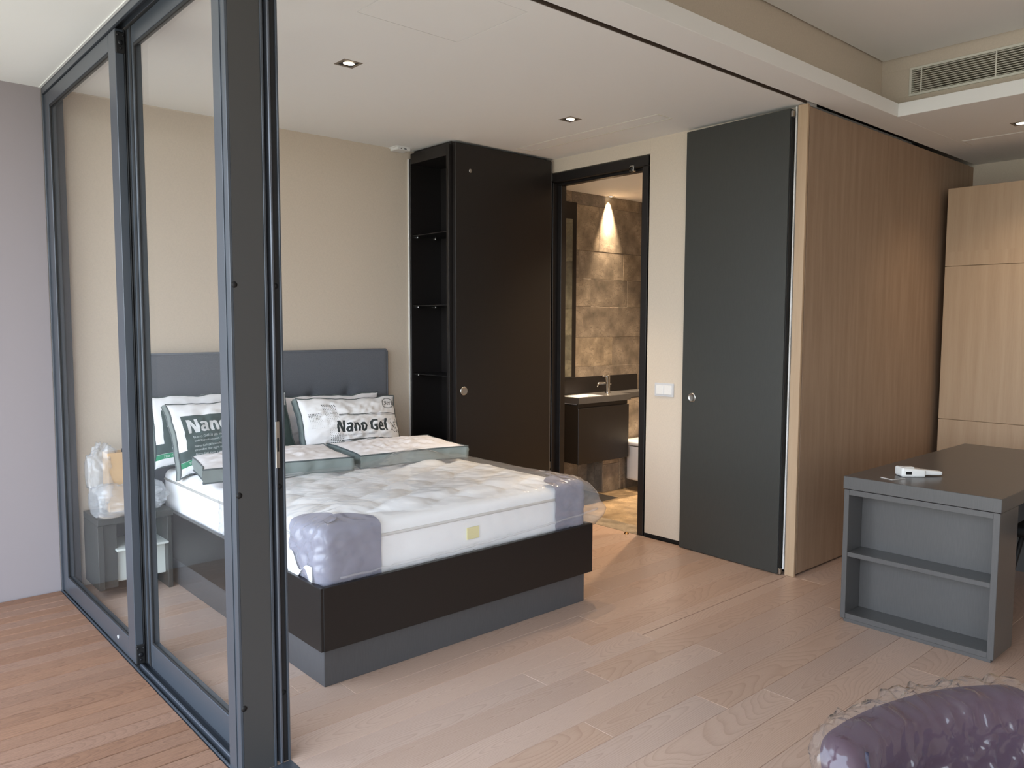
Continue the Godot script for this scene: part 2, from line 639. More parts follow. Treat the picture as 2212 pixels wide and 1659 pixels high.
	var wx := structure("wall_far", "pale green beige wall above the oak cabinet", "wall")
	box("plaster", Vector3(6.95, -0.02, ZH), Vector3(7.1, 3.4, 3.8), M.wallpaper, wx, 0.001)
	var wz := structure("wall_front", "beige wall closing the living room", "wall")
	box("plaster", Vector3(1.0, -0.02, 3.6), Vector3(7.1, 3.4, 3.8), M.wallpaper, wz, 0.001)
	# ceilings
	var cl := structure("ceiling", "smooth off white bedroom ceiling with a stepped living room soffit", "ceiling")
	box("bedroom_slab", Vector3(1.0, CY + 0.03, ZH), Vector3(4.46, 3.4, -2.338), M.ceiling_paint, cl, 0.001)
	pierced("bedroom_ceiling", Vector3(1.0, CY, ZH), Vector3(4.46, CY + 0.03, -2.338), [Rect2(HATCH.position.x, HATCH.position.y, HATCH.size.x, HATCH.size.y), OUTLET], cl)
	box("track_recess", Vector3(1.0, CY + 0.075, -2.338), Vector3(6.95, 3.4, -2.302), M.bronze_track, cl, 0.001)
	box("track_lining", Vector3(1.0, CY + 0.002, -2.3395), Vector3(4.34, CY + 0.075, -2.336), M.bronze_track, cl, 0.0005)
	box("track_lining", Vector3(1.0, CY + 0.002, -2.304), Vector3(4.34, CY + 0.075, -2.3005), M.bronze_track, cl, 0.0005)
	box("soffit_lip", Vector3(1.0, CY, -2.302), Vector3(6.95, 2.84, -2.105), M.ceiling_paint, cl, 0.002)
	box("soffit_lip", Vector3(5.013, CY, -2.105), Vector3(6.95, 2.84, 3.6), M.ceiling_paint, cl, 0.002)
	box("soffit_lip", Vector3(1.0, CY, -2.105), Vector3(1.7, 2.84, 3.6), M.ceiling_paint, cl, 0.002)
	boxes("tray_side", [[Vector3(1.0, 2.84, -2.302), Vector3(6.95, 3.24, -2.29)], [Vector3(1.0, 2.84, -2.29), Vector3(1.5, 3.24, 3.6)],
		[Vector3(5.19, 2.84, -2.29), Vector3(6.95, 2.915, 3.6)], [Vector3(5.19, 3.086, -2.29), Vector3(6.95, 3.24, 3.6)],
		[Vector3(5.19, 2.915, -2.29), Vector3(6.95, 3.086, -2.116)], [Vector3(5.19, 2.915, -0.75), Vector3(6.95, 3.086, 3.6)]], M.wallpaper, cl, 0.001)
	
	box("tray_ceiling", Vector3(1.512, 3.162, -2.278), Vector3(5.178, 3.235, 3.59), M.ceiling_paint, cl, 0.001)
	box("sky_blocker_slab", Vector3(1.0, 3.41, ZH - 0.18), Vector3(7.1, 3.5, 3.8), M.subfloor, cl, 0.001)  # unseen slab added over all rooms to keep sky light out
	box("upper_slab", Vector3(1.0, 3.24, -2.302), Vector3(7.1, 3.4, 3.8), M.ceiling_paint, cl, 0.001)
	var cbk := structure("ceiling_balcony", "off white soffit over the balcony", "ceiling")
	box("soffit", Vector3(-0.7, 2.752, ZH), Vector3(0.998, 3.0, 3.6), M.ceiling_paint, cbk, 0.001)

# ------------------------------------------------------------------ sliding glass facade
func facade() -> void:
	var w := structure("window_1", "tall grey framed sliding glass wall between bedroom and balcony deck", "sliding window")
	var m: Material = M.window_metal
	# fixed frame
	boxes("head_track", [[Vector3(1.0, 2.715, ZH), Vector3(1.012, 2.7449, -2.50)], [Vector3(1.0, 2.745, ZH), Vector3(1.10, 2.759, -2.50)],
		[Vector3(1.046, 2.722, ZH), Vector3(1.049, 2.7449, -2.50)], [Vector3(1.092, 2.715, ZH), Vector3(1.10, 2.7449, -2.50)]], m, w, 0.001)
	box("ceiling_bead", Vector3(0.988, 2.748, ZH), Vector3(1.0, 2.756, -2.50), M.plastic_white, w, 0.001)
	boxes("jamb", [[Vector3(1.0, 0.0, ZH), Vector3(1.012, 2.714, ZH + 0.022)], [Vector3(1.0121, 0.0, ZH), Vector3(1.0499, 2.714, ZH + 0.010)], [Vector3(1.05, 0.0, ZH), Vector3(1.0919, 2.714, ZH + 0.05)]], m, w, 0.001)
	boxes("sill_track", [[Vector3(0.997, -0.05, ZH), Vector3(1.004, 0.003, -2.50)], [Vector3(1.0041, -0.05, ZH), Vector3(1.0859, -0.03, -2.50)], [Vector3(1.086, -0.05, ZH), Vector3(1.0919, 0.003, -2.50)]], m, w, 0.001)
	box("track_rib", Vector3(1.022, -0.03, -3.60), Vector3(1.032, 0.004, -2.50), M.track_alu, w, 0.002)
	box("track_rib", Vector3(1.066, -0.03, ZH), Vector3(1.074, 0.0, -2.50), M.track_alu, w, 0.002)
	box("sill_light_blocker", Vector3(1.0, -0.25, ZH), Vector3(1.09, -0.05, 3.6), M.subfloor, w, 0.001)  # hidden block added below the track, stops light leaking in from underneath
	box("sill_cover", Vector3(0.998, -0.05, -2.452), Vector3(1.174, 0.001, 3.6), m, w, 0.001)
	box("head_beam", Vector3(1.0, 2.72, -2.452), Vector3(1.17, 3.2, 3.6), M.ceiling_paint, w, 0.001)
	# sliding sashes: [x outer, z far, z near, far stile, near stile]
	for s in [[1.008, ZH + 0.024, -3.602, 0.098, 0.098], [1.052, -3.625, -2.50, 0.105, 0.10]]:
		var x0: float = s[0]
		var x1: float = x0 + 0.034
		var sash := Node3D.new()
		sash.name = "sash"
		w.add_child(sash, true)
		var yb := 0.098 if x0 < 1.03 else 0.108
		var y0 := 0.004
		box("stile", Vector3(x0, y0, s[1]), Vector3(x1, 2.712, s[1] + s[3]), m, sash, 0.002)
		box("stile", Vector3(x0, y0, s[2] - s[4]), Vector3(x1, 2.712, s[2]), m, sash, 0.002)
		box("rail", Vector3(x0, y0, s[1] + s[3]), Vector3(x1, yb, s[2] - s[4]), m, sash, 0.002)
		box("rail", Vector3(x0, 2.64, s[1] + s[3]), Vector3(x1, 2.712, s[2] - s[4]), m, sash, 0.002)
		var a := Vector3(x0 + 0.010, yb - 0.004, s[1] + s[3] - 0.004)
		var b := Vector3(x0 + 0.020, 2.644, s[2] - s[4] + 0.004)
		box("pane", a, b, M.glass, sash, 0.0005)
		var e := 0.008
		boxes("gasket", [[Vector3(x0 + 0.003, yb, a.z), Vector3(x0 + 0.010, yb + e, b.z)], [Vector3(x0 + 0.003, 2.64 - e * 1.6, a.z), Vector3(x0 + 0.010, 2.64, b.z)],
			[Vector3(x0 + 0.0031, yb + e + 0.0001, a.z), Vector3(x0 + 0.0099, 2.64 - e * 1.6 - 0.0001, a.z + e + 0.004)], [Vector3(x0 + 0.0031, yb + e + 0.0001, b.z - e - 0.004), Vector3(x0 + 0.0099, 2.64 - e * 1.6 - 0.0001, b.z)]], M.gasket, sash, 0.0008)
		if x0 < 1.03:
			boxes("interlock", [[Vector3(1.042, y0, -3.602), Vector3(1.046, 2.712, -3.596)], [Vector3(1.0425, y0, -3.64), Vector3(1.0505, 2.712, -3.605)]], M.gasket, sash, 0.0008)
			for yy in [0.045, 2.655]:
				var br := box("roller_bracket", Vector3(1.008, yy - 0.042, -3.602), Vector3(1.046, yy + 0.045, -3.594), M.black, sash, 0.004)
				var st := newst()
				for q in [[0.0, 0.0, 0.010], [-0.011, 0.030, 0.004], [0.011, 0.030, 0.004], [0.0, -0.022, 0.005]]:
					lathe(st, [Vector2(0.0, 0.004), Vector2(q[2] * 0.7, 0.004), Vector2(q[2], 0.002), Vector2(q[2], -0.002)], 12, Vector3(1.027 + q[0], yy + q[1], -3.592), Basis(Vector3.RIGHT, PI / 2))
				smooth(st)
				put(st, "screw", M.steel_dark, br)
			var sp := newst()
			lathe(sp, [Vector2(0.0, 0.0025), Vector2(0.008, 0.0025), Vector2(0.009, 0.0)], 16, Vector3(1.0075, 0.05, -3.86), Basis(Vector3.BACK, PI / 2))
			smooth(sp)
			put(sp, "cap", M.plastic_grey, sash)
		else:
			boxes("gasket", [[Vector3(1.049, y0, -3.600), Vector3(1.052, 2.712, -3.585)], [Vector3(1.049, y0, -3.555), Vector3(1.052, 2.712, -3.535)]], M.gasket, sash, 0.0008)
	# corner post with its groove profile
	var p := Node3D.new()
	p.name = "corner_post"
	w.add_child(p, true)
	var zf := -2.452
	box("side_plate", Vector3(1.0, 0.0, -2.552), Vector3(1.01, 2.76, zf), M.window_metal, p, 0.0015)
	box("side_rib", Vector3(0.9965, 0.0, -2.490), Vector3(1.0, 2.76, -2.484), M.window_metal, p, 0.001)
	box("face_plate", Vector3(1.01, 0.0, -2.552), Vector3(1.114, 2.76, zf - 0.001), M.post_metal, p, 0.001)
	box("fin", Vector3(1.114, 0.0, -2.552), Vector3(1.122, 2.76, zf + 0.003), M.window_metal, p, 0.001)
	box("groove_back", Vector3(1.122, 0.0, -2.552), Vector3(1.168, 2.76, zf - 0.022), M.gasket, p, 0.001)
	box("fin", Vector3(1.136, 0.0, zf - 0.025), Vector3(1.146, 2.76, zf + 0.004), M.track_alu, p, 0.0025)
	box("groove_plate", Vector3(1.146, 0.0, zf - 0.025), Vector3(1.168, 2.76, zf - 0.006), M.gasket, p, 0.001)
	box("fin", Vector3(1.166, 0.0, -2.552), Vector3(1.173, 2.76, zf + 0.001), M.window_metal, p, 0.001)
	var sk := box("strike_plate", Vector3(1.1385, 1.02, zf + 0.003), Vector3(1.152, 1.175, zf + 0.0065), M.steel, p, 0.001)
	box("strike_slot", Vector3(1.1425, 1.075, zf + 0.0063), Vector3(1.149, 1.12, zf + 0.0072), M.black, sk, 0.0003)
	for q in [[1.013, 1.62], [1.013, 0.945], [1.013, 0.235], [1.1525, 1.62], [1.1525, 0.955], [1.1525, 0.245]]:
		var st := newst()
		var zz := zf + (0.0004 if q[0] < 1.1 else -0.0052)
		lathe(st, [Vector2(0.0, 0.0), Vector2(0.010, 0.0), Vector2(0.0104, -0.0015)], 16, Vector3(q[0], q[1], zz), Basis(Vector3.RIGHT, PI / 2))
		smooth(st)
		put(st, "screw_hole", M.black, p)

func flush_pull(parent: Node3D, at: Vector3, basis: Basis, r: float) -> void:
	var st := newst()
	lathe(st, [Vector2(0.0, 0.0012), Vector2(r * 0.40, 0.0014), Vector2(r * 0.66, 0.0020), Vector2(r * 0.74, 0.0032), Vector2(r * 0.78, 0.0042), Vector2(r * 0.95, 0.0038), Vector2(r, 0.0)], 32, at, basis)
	smooth(st)
	put(st, "flush_pull", M.steel, parent)

# ------------------------------------------------------------------ doors
func doors() -> void:
	var fr := structure("trim_2", "black doorway frame around the bathroom opening", "door frame")
	var z0 := -4.445
	var z1 := -3.486
	boxes("frame", [[Vector3(XB - 0.006, 0.0, z1 - 0.052), Vector3(XB + 0.13, 2.584, z1)], [Vector3(XB - 0.006, 0.0, z0), Vector3(XB + 0.13, 2.584, z0 + 0.035)],
		[Vector3(XB - 0.006, 2.585, z0), Vector3(XB + 0.13, 2.65, z1)]], M.dark_veneer, fr, 0.002)
	boxes("stop", [[Vector3(XB + 0.045, 0.0, z1 - 0.062), Vector3(XB + 0.10, 2.564, z1 - 0.0525)], [Vector3(XB + 0.045, 0.0, z0 + 0.0355), Vector3(XB + 0.10, 2.564, z0 + 0.075)],
		[Vector3(XB + 0.045, 2.565, z0 + 0.0355), Vector3(XB + 0.10, 2.5845, z1 - 0.0525)]], M.dark_veneer, fr, 0.002)
	boxes("subframe", [[Vector3(XB + 0.03, 0.0, z1), Vector3(XB + 0.09, 2.66, z1 + 0.012)], [Vector3(XB + 0.03, 2.65, z0), Vector3(XB + 0.09, 2.662, z1 + 0.012)]], M.dark_veneer, fr, 0.0005)
	box("strike_catch", Vector3(XB - 0.022, 2.556, -3.645), Vector3(XB + 0.01, 2.60, -3.605), M.steel, fr, 0.006)
	var st := newst()
	lathe(st, [Vector2(0.0, 0.006), Vector2(0.013, 0.006), Vector2(0.016, 0.0)], 20, Vector3(XB - 0.02, 0.0, -3.625) + Vector3(0, 2.578, 0), Basis(Vector3.BACK, PI / 2))
	smooth(st)
	put(st, "catch_dial", M.steel_dark, fr)
	# bathroom door leaf standing open, parallel to the back wall
	var d := structure("door_1", "nearly black bathroom door leaf folded open against the shelf column", "door")
	box("leaf", Vector3(3.392, 0.012, -4.430), Vector3(4.315, 2.742, -4.393), M.dark_veneer, d, 0.002)
	flush_pull(d, Vector3(3.462, 1.022, -4.393), Basis(Vector3.RIGHT, PI / 2), 0.031)
	var bs := newst()
	lathe(bs, [Vector2(0.0, 0.003), Vector2(0.010, 0.003), Vector2(0.0135, 0.0)], 20, Vector3(3.523, 2.565, -4.393), Basis(Vector3.RIGHT, PI / 2))
	smooth(bs)
	put(bs, "bolt_rose", M.steel, d)
	boxes("edge_profile", [[Vector3(4.315, 0.02, -4.424), Vector3(4.326, 2.735, -4.398)]], M.grey_veneer, d, 0.001)
	for yy in [2.66, 0.35]:
		boxes("hinge", [[Vector3(4.326, yy - 0.06, -4.43), Vector3(4.358, yy - 0.004, -4.418)], [Vector3(4.326, yy + 0.004, -4.43), Vector3(4.358, yy + 0.06, -4.418)]], M.steel, d, 0.001)
	# second dark door, a little ajar in front of the papered wall
	var e := structure("door_2", "tall charcoal door leaf standing ajar beside the oak wall end", "door")
	var leaf := Node3D.new()
	e.position = Vector3(4.279, 0.0, -2.402)
	e.rotation.y = -0.0508
	leaf.queue_free()
	box("leaf", Vector3(0.0, 0.006, -0.744), Vector3(0.042, 2.738, 0.0), M.dark_lacquer, e, 0.002)
	flush_pull(e, Vector3(0.0, 1.02, -0.662), Basis(Vector3.BACK, PI / 2), 0.031)
	for yy in [0.03, 2.715]:
		box("pivot", Vector3(0.004, yy - 0.025, 0.001), Vector3(0.03, yy + 0.01, 0.016), M.steel, e, 0.003)
	box("edge_seal", Vector3(0.006, 0.02, 0.0), Vector3(0.04, 2.72, 0.006), M.black, e, 0.001)
	var ds := thing("door_stop", "small brass door stop on the oak floor at the bathroom threshold", "door stop", Vector3(4.315, 0.0, -3.60))
	var dst := newst()
	lathe(dst, [Vector2(0.0, 0.012), Vector2(0.012, 0.012), Vector2(0.016, 0.009), Vector2(0.018, 0.0)], 20)
	smooth(dst)
	put(dst, "dome", mat("brass", rgb(196, 150, 96), 0.25, 1.0), ds)
	var sw := thing("light_switch", "white two gang light switch on papered wall beside the charcoal door", "switch", Vector3(XB, 1.052, -3.34))
	box("plate", Vector3(-0.008, -0.046, -0.06), Vector3(0.0, 0.046, 0.10), M.plastic_grey, sw, 0.002)
	box("rocker", Vector3(-0.012, -0.032, -0.046), Vector3(-0.006, 0.032, 0.016), M.plastic_white, sw, 0.003)
	box("rocker", Vector3(-0.012, -0.032, 0.022), Vector3(-0.006, 0.032, 0.086), M.plastic_white, sw, 0.003)

# ------------------------------------------------------------------ bathroom
func bathroom() -> void:
	var zs := -4.83
	var xf := 5.945
	var fl := structure("floor_bathroom", "warm limestone bathroom floor with a dark slate corner", "floor")
	box("screed", Vector3(XB, -0.2, ZH), Vector3(6.0, -0.014, -2.40), M.subfloor, fl, 0.001)
	box("threshold", Vector3(XB - 0.005, -0.014, -4.45), Vector3(4.545, 0.002, -3.48), M.limestone_3, fl, 0.001)
	var xs := [4.547, 5.18, 5.62, 6.0]
	var zt := [-4.92, -4.412, -3.95, -3.4, -2.9, -2.4]
	for i in 3:
		for j in 5:
			box("tile", Vector3(xs[i] + 0.001, -0.014, zt[j] + 0.001), Vector3(xs[i + 1] - 0.001, 0.0, zt[j + 1] - 0.001), M.slate_floor if (i == 0 and j == 0) else M.limestone_floor, fl, 0.001)
	var ws := structure("wall_bathroom", "mottled grey beige limestone tile wall in the bathroom", "wall")
	box("backing", Vector3(XB + 0.1, 0.0, ZH), Vector3(6.1, 2.8, zs - 0.012), M.subfloor, ws, 0.001)
	var wq := structure("wall_bathroom_end", "limestone tile end wall of the bathroom", "wall")
	box("backing", Vector3(xf + 0.012, 0.0, ZH), Vector3(6.1, 2.8, -2.40), M.subfloor, wq, 0.001)
	var wp := structure("wall_pipe_boxing", "low limestone clad boxing below the vanity and toilet ledge", "wall")
	var rows := [0.0, 0.41, 0.82, 1.12, 1.38, 1.655, 1.901, 2.146, 2.54, 2.66]
	var cuts := [[5.1, 5.6], [4.9, 5.4], [5.3], [5.05, 5.55], [4.95, 5.5], [5.25, 5.75], [5.09, 5.688], [5.35], [5.0, 5.43, 5.90]]
	for r in rows.size() - 1:
		var x := 4.46
		var row: Array = cuts[r].duplicate()
		row.append(xf)
		for c in row:
			box("tile", Vector3(x + 0.0008, rows[r] + 0.0008, zs - 0.012), Vector3(c - 0.0008, rows[r + 1] - 0.0008, zs + rng.randf_range(-0.001, 0.001)), M["limestone_%d" % rng.randi_range(0, 3)], ws, 0.0012)
			x = c
		var z := -2.42
		while z > -4.8:
			var nz := maxf(zs, z - rng.randf_range(0.45, 0.7))
			if nz - zs < 0.2:
				nz = zs
			box("tile", Vector3(xf + rng.randf_range(-0.001, 0.001), rows[r] + 0.0008, nz + 0.0008), Vector3(xf + 0.012, rows[r + 1] - 0.0008, z - 0.0008), M["limestone_%d" % rng.randi_range(0, 3)], wq, 0.0012)
			z = nz
	# low boxed wall under the vanity
	box("core", Vector3(5.233, 0.0, zs + 0.002), Vector3(5.445, 0.305, -4.657), M.subfloor, wp, 0.001)
	box("core", Vector3(5.446, 0.0, zs + 0.002), Vector3(xf - 0.002, 0.825, -4.657), M.subfloor, wp, 0.001)
	for t in [[Vector3(5.22, 0.0, zs + 0.09), Vector3(5.232, 0.305, -4.644), 2], [Vector3(5.22, 0.0, zs + 0.002), Vector3(5.232, 0.305, zs + 0.088), 1], [Vector3(5.233, 0.0, -4.656), Vector3(5.445, 0.25, -4.644), 1],
			[Vector3(5.233, 0.252, -4.656), Vector3(5.445, 0.305, -4.644), 3], [Vector3(5.447, 0.0, -4.656), Vector3(xf - 0.002, 0.41, -4.644), 2], [Vector3(5.447, 0.412, -4.656), Vector3(xf - 0.002, 0.825, -4.644), 0]]:
		box("tile", t[0], t[1], M["limestone_%d" % t[2]], wp, 0.0012)
	var cl := structure("ceiling_bathroom", "white bathroom ceiling above the limestone wall", "ceiling")
	box("soffit", Vector3(XB + 0.1, 2.645, ZH), Vector3(6.1, 2.8, -2.40), M.ceiling_paint, cl, 0.001)
	# vanity
	var v := thing("vanity_cabinet", "floating black vanity cabinet under the basin counter", "cabinet", Vector3(4.786, 0.315, zs + 0.002))
	box("body", Vector3(0.012, 0.0, 0.0), Vector3(0.645, 0.50, 0.28), M.dark_veneer, v, 0.002)
	box("drawer_front", Vector3(0.0, 0.0, 0.28), Vector3(0.652, 0.475, 0.30), M.dark_veneer, v, 0.003)
	box("finger_groove", Vector3(0.01, 0.48, 0.27), Vector3(0.645, 0.512, 0.285), M.dark_veneer, v, 0.001)
	var ct := thing("bathroom_counter", "black stone counter with recessed basin along limestone wall", "counter", Vector3(4.776, 0.83, zs + 0.002))
	var top := CSGCombiner3D.new()
	top.name = "slab"
	ct.add_child(top)
	var slab := CSGBox3D.new()
	slab.size = Vector3(0.675, 0.05, 0.31)
	slab.position = Vector3(0.3375, 0.025, 0.155)
	top.add_child(slab)
	var hole := CSGBox3D.new()
	hole.operation = CSGShape3D.OPERATION_SUBTRACTION
	hole.size = Vector3(0.36, 0.2, 0.22)
	hole.position = Vector3(0.22, 0.03, 0.155)
	top.add_child(hole)
	slab.material = M.desk_veneer
	hole.material = M.desk_veneer
	box("ledge", Vector3(0.676, 0.0, 0.0), Vector3(1.168, 0.05, 0.185), M.desk_veneer, ct, 0.002)
	boxes("basin", [[Vector3(0.04, -0.012, 0.045), Vector3(0.40, 0.008, 0.265)], [Vector3(0.034, 0.0, 0.04), Vector3(0.041, 0.046, 0.27)], [Vector3(0.399, 0.0, 0.04), Vector3(0.406, 0.046, 0.27)],
		[Vector3(0.04, 0.0, 0.039), Vector3(0.40, 0.046, 0.046)], [Vector3(0.04, 0.0, 0.264), Vector3(0.40, 0.046, 0.271)]], M.ceramic, ct, 0.001)
	var sp := thing("splashback", "black splashback panel behind the basin tap", "splashback", Vector3(4.776, 0.881, zs))
	box("panel", Vector3(0.0, 0.0, 0.001), Vector3(1.12, 0.148, 0.016), M.dark_veneer, sp, 0.001)
	var tp := thing("basin_tap", "chrome mixer tap beside the basin", "tap", Vector3(5.355, 0.88, zs + 0.12))
	var s1 := newst()
	lathe(s1, [Vector2(0.0, 0.16), Vector2(0.019, 0.16), Vector2(0.021, 0.157), Vector2(0.021, 0.012), Vector2(0.026, 0.008), Vector2(0.026, 0.0)], 24)
	smooth(s1)
	put(s1, "body", M.chrome, tp)
	var s2 := newst()
	tube(s2, [Vector3(0, 0.088, 0), Vector3(-0.08, 0.092, 0.0), Vector3(-0.12, 0.092, 0), Vector3(-0.132, 0.084, 0), Vector3(-0.134, 0.062, 0)], 0.011, 12)
	smooth(s2)
	put(s2, "spout", M.chrome, tp)
	var s3 := newst()
	tube(s3, [Vector3(0, 0.148, 0), Vector3(-0.07, 0.158, 0)], 0.007, 10)
	smooth(s3)
	put(s3, "lever", M.chrome, tp)
	var s4 := newst()
	tube(s4, [Vector3(0.015, 0.08, 0), Vector3(0.045, 0.08, 0)], 0.006, 10)
	smooth(s4)
	put(s4, "drain_knob", M.chrome, tp)
	var mi := thing("wall_mirror", "black framed mirror cabinet beside the doorway", "mirror", Vector3(4.47, 1.03, zs))
	box("cabinet", Vector3(0.0, 0.0, 0.001), Vector3(0.555, 1.515, 0.035), M.dark_veneer, mi, 0.002)
	box("mirror_pane", Vector3(0.02, 0.01, 0.035), Vector3(0.50, 1.37, 0.039), M.mirror, mi, 0.001)
	# wall hung toilet
	var t := thing("toilet", "white wall hung toilet below the counter ledge", "toilet", Vector3(5.64, 0.10, -4.642))
	var bowl := newst()
	bowl.set_smooth_group(0)
	var prof := func(u: float, q: float) -> Vector3:
		var a := u * TAU
		var y := 0.31 * q
		var taper := 0.62 + 0.38 * pow(q, 0.6)
		var c := cos(a)
		var sn := sin(a)
		var wx := 0.185 * (0.82 + 0.18 * q) * signf(c) * pow(absf(c), 0.55)
		var wz := 0.265 * taper * signf(sn) * pow(absf(sn), 0.7)
		return Vector3(wx, y, 0.265 * taper + wz)
	grid(bowl, 48, 16, prof, true)
	var btm := func(u: float, q: float) -> Vector3:
		var e: Vector3 = prof.call(u, 0.0)
		return Vector3(0, 0, 0.16).lerp(e, q)
	grid(bowl, 48, 2, btm, true)
	smooth(bowl)
	put(bowl, "bowl", M.ceramic, t)
	var lid := newst()
	rbox(lid, Vector3(-0.185, 0.312, 0.02), Vector3(0.185, 0.362, 0.53), 0.022, 0.06)
	smooth(lid)
	put(lid, "lid", M.ceramic, t)
	# wall washer spot over the limestone wall, and a ceiling spot over the floor
	downlight(Vector3(5.47, 2.645, -4.801), "recessed bathroom spot grazing the limestone wall", 1.4, 26.0, "bathroom spotlights", 0.026)
	downlight(Vector3(5.0, 2.645, -3.85), "recessed bathroom spot above the limestone floor", 0.6, 60.0, "bathroom spotlights", 0.04)
	downlight(Vector3(5.35, 2.645, -3.1), "recessed bathroom spot away from the limestone wall", 0.55, 60.0, "bathroom spotlights", 0.04)

func downlight(at: Vector3, label: String, energy: float, angle: float, group: String, hs := 0.05, tilt := 0.0) -> void:
	var d := thing("downlight", label, "downlight", at, 0.0, group)
	boxes("trim", [[Vector3(-hs, -0.002, -hs), Vector3(hs, 0.001, -hs + 0.014)], [Vector3(-hs, -0.002, hs - 0.014), Vector3(hs, 0.001, hs)],
		[Vector3(-hs, -0.002, -hs + 0.0141), Vector3(-hs + 0.014, 0.001, hs - 0.0141)], [Vector3(hs - 0.014, -0.002, -hs + 0.0141), Vector3(hs, 0.001, hs - 0.0141)]], M.lamp_trim, d, 0.0008)
	box("baffle", Vector3(-hs + 0.013, -0.0012, -hs + 0.013), Vector3(hs - 0.013, 0.0005, hs - 0.013), M.black, d, 0.0002)
	var st := newst()
	var r := hs * 0.56
	lathe(st, [Vector2(0.0, -0.0035), Vector2(r * 0.8, -0.0033), Vector2(r, -0.001)], 24, Vector3(0.0, 0.0, 0.0), Basis(Vector3.RIGHT, tilt))
	smooth(st)
	put(st, "lamp_lens", M.lamp_glow, d)
	var l := SpotLight3D.new()
	l.name = "lamp_light"
	l.position = Vector3(0, -0.012, 0)
	l.rotation.x = -PI / 2
	l.light_color = Color(1.0, 0.89, 0.75)
	l.light_energy = energy
	l.spot_angle = angle
	l.spot_angle_attenuation = 1.0
	l.light_size = 0.02
	l.spot_range = 8.0
	l.spot_attenuation = 2.0
	l.shadow_enabled = true
	d.add_child(l)

# ------------------------------------------------------------------ bed
const MT := 0.640   # mattress top at its edge

func quilt_height(x: float, z: float, n: FastNoiseLite) -> float:
	var px := x + 0.03 * n.get_noise_2d(x * 60.0, z * 60.0)
	var pz := z + 0.03 * n.get_noise_2d(x * 60.0 + 400.0, z * 60.0)
	var a := absf(sin(PI * (px / 0.46 + pz / 0.22)))
	var b := absf(sin(PI * (px / 0.46 - pz / 0.22)))
	return 0.060 * pow(a * b, 0.42) + 0.016 * n.get_noise_2d(x * 25.0, z * 25.0)

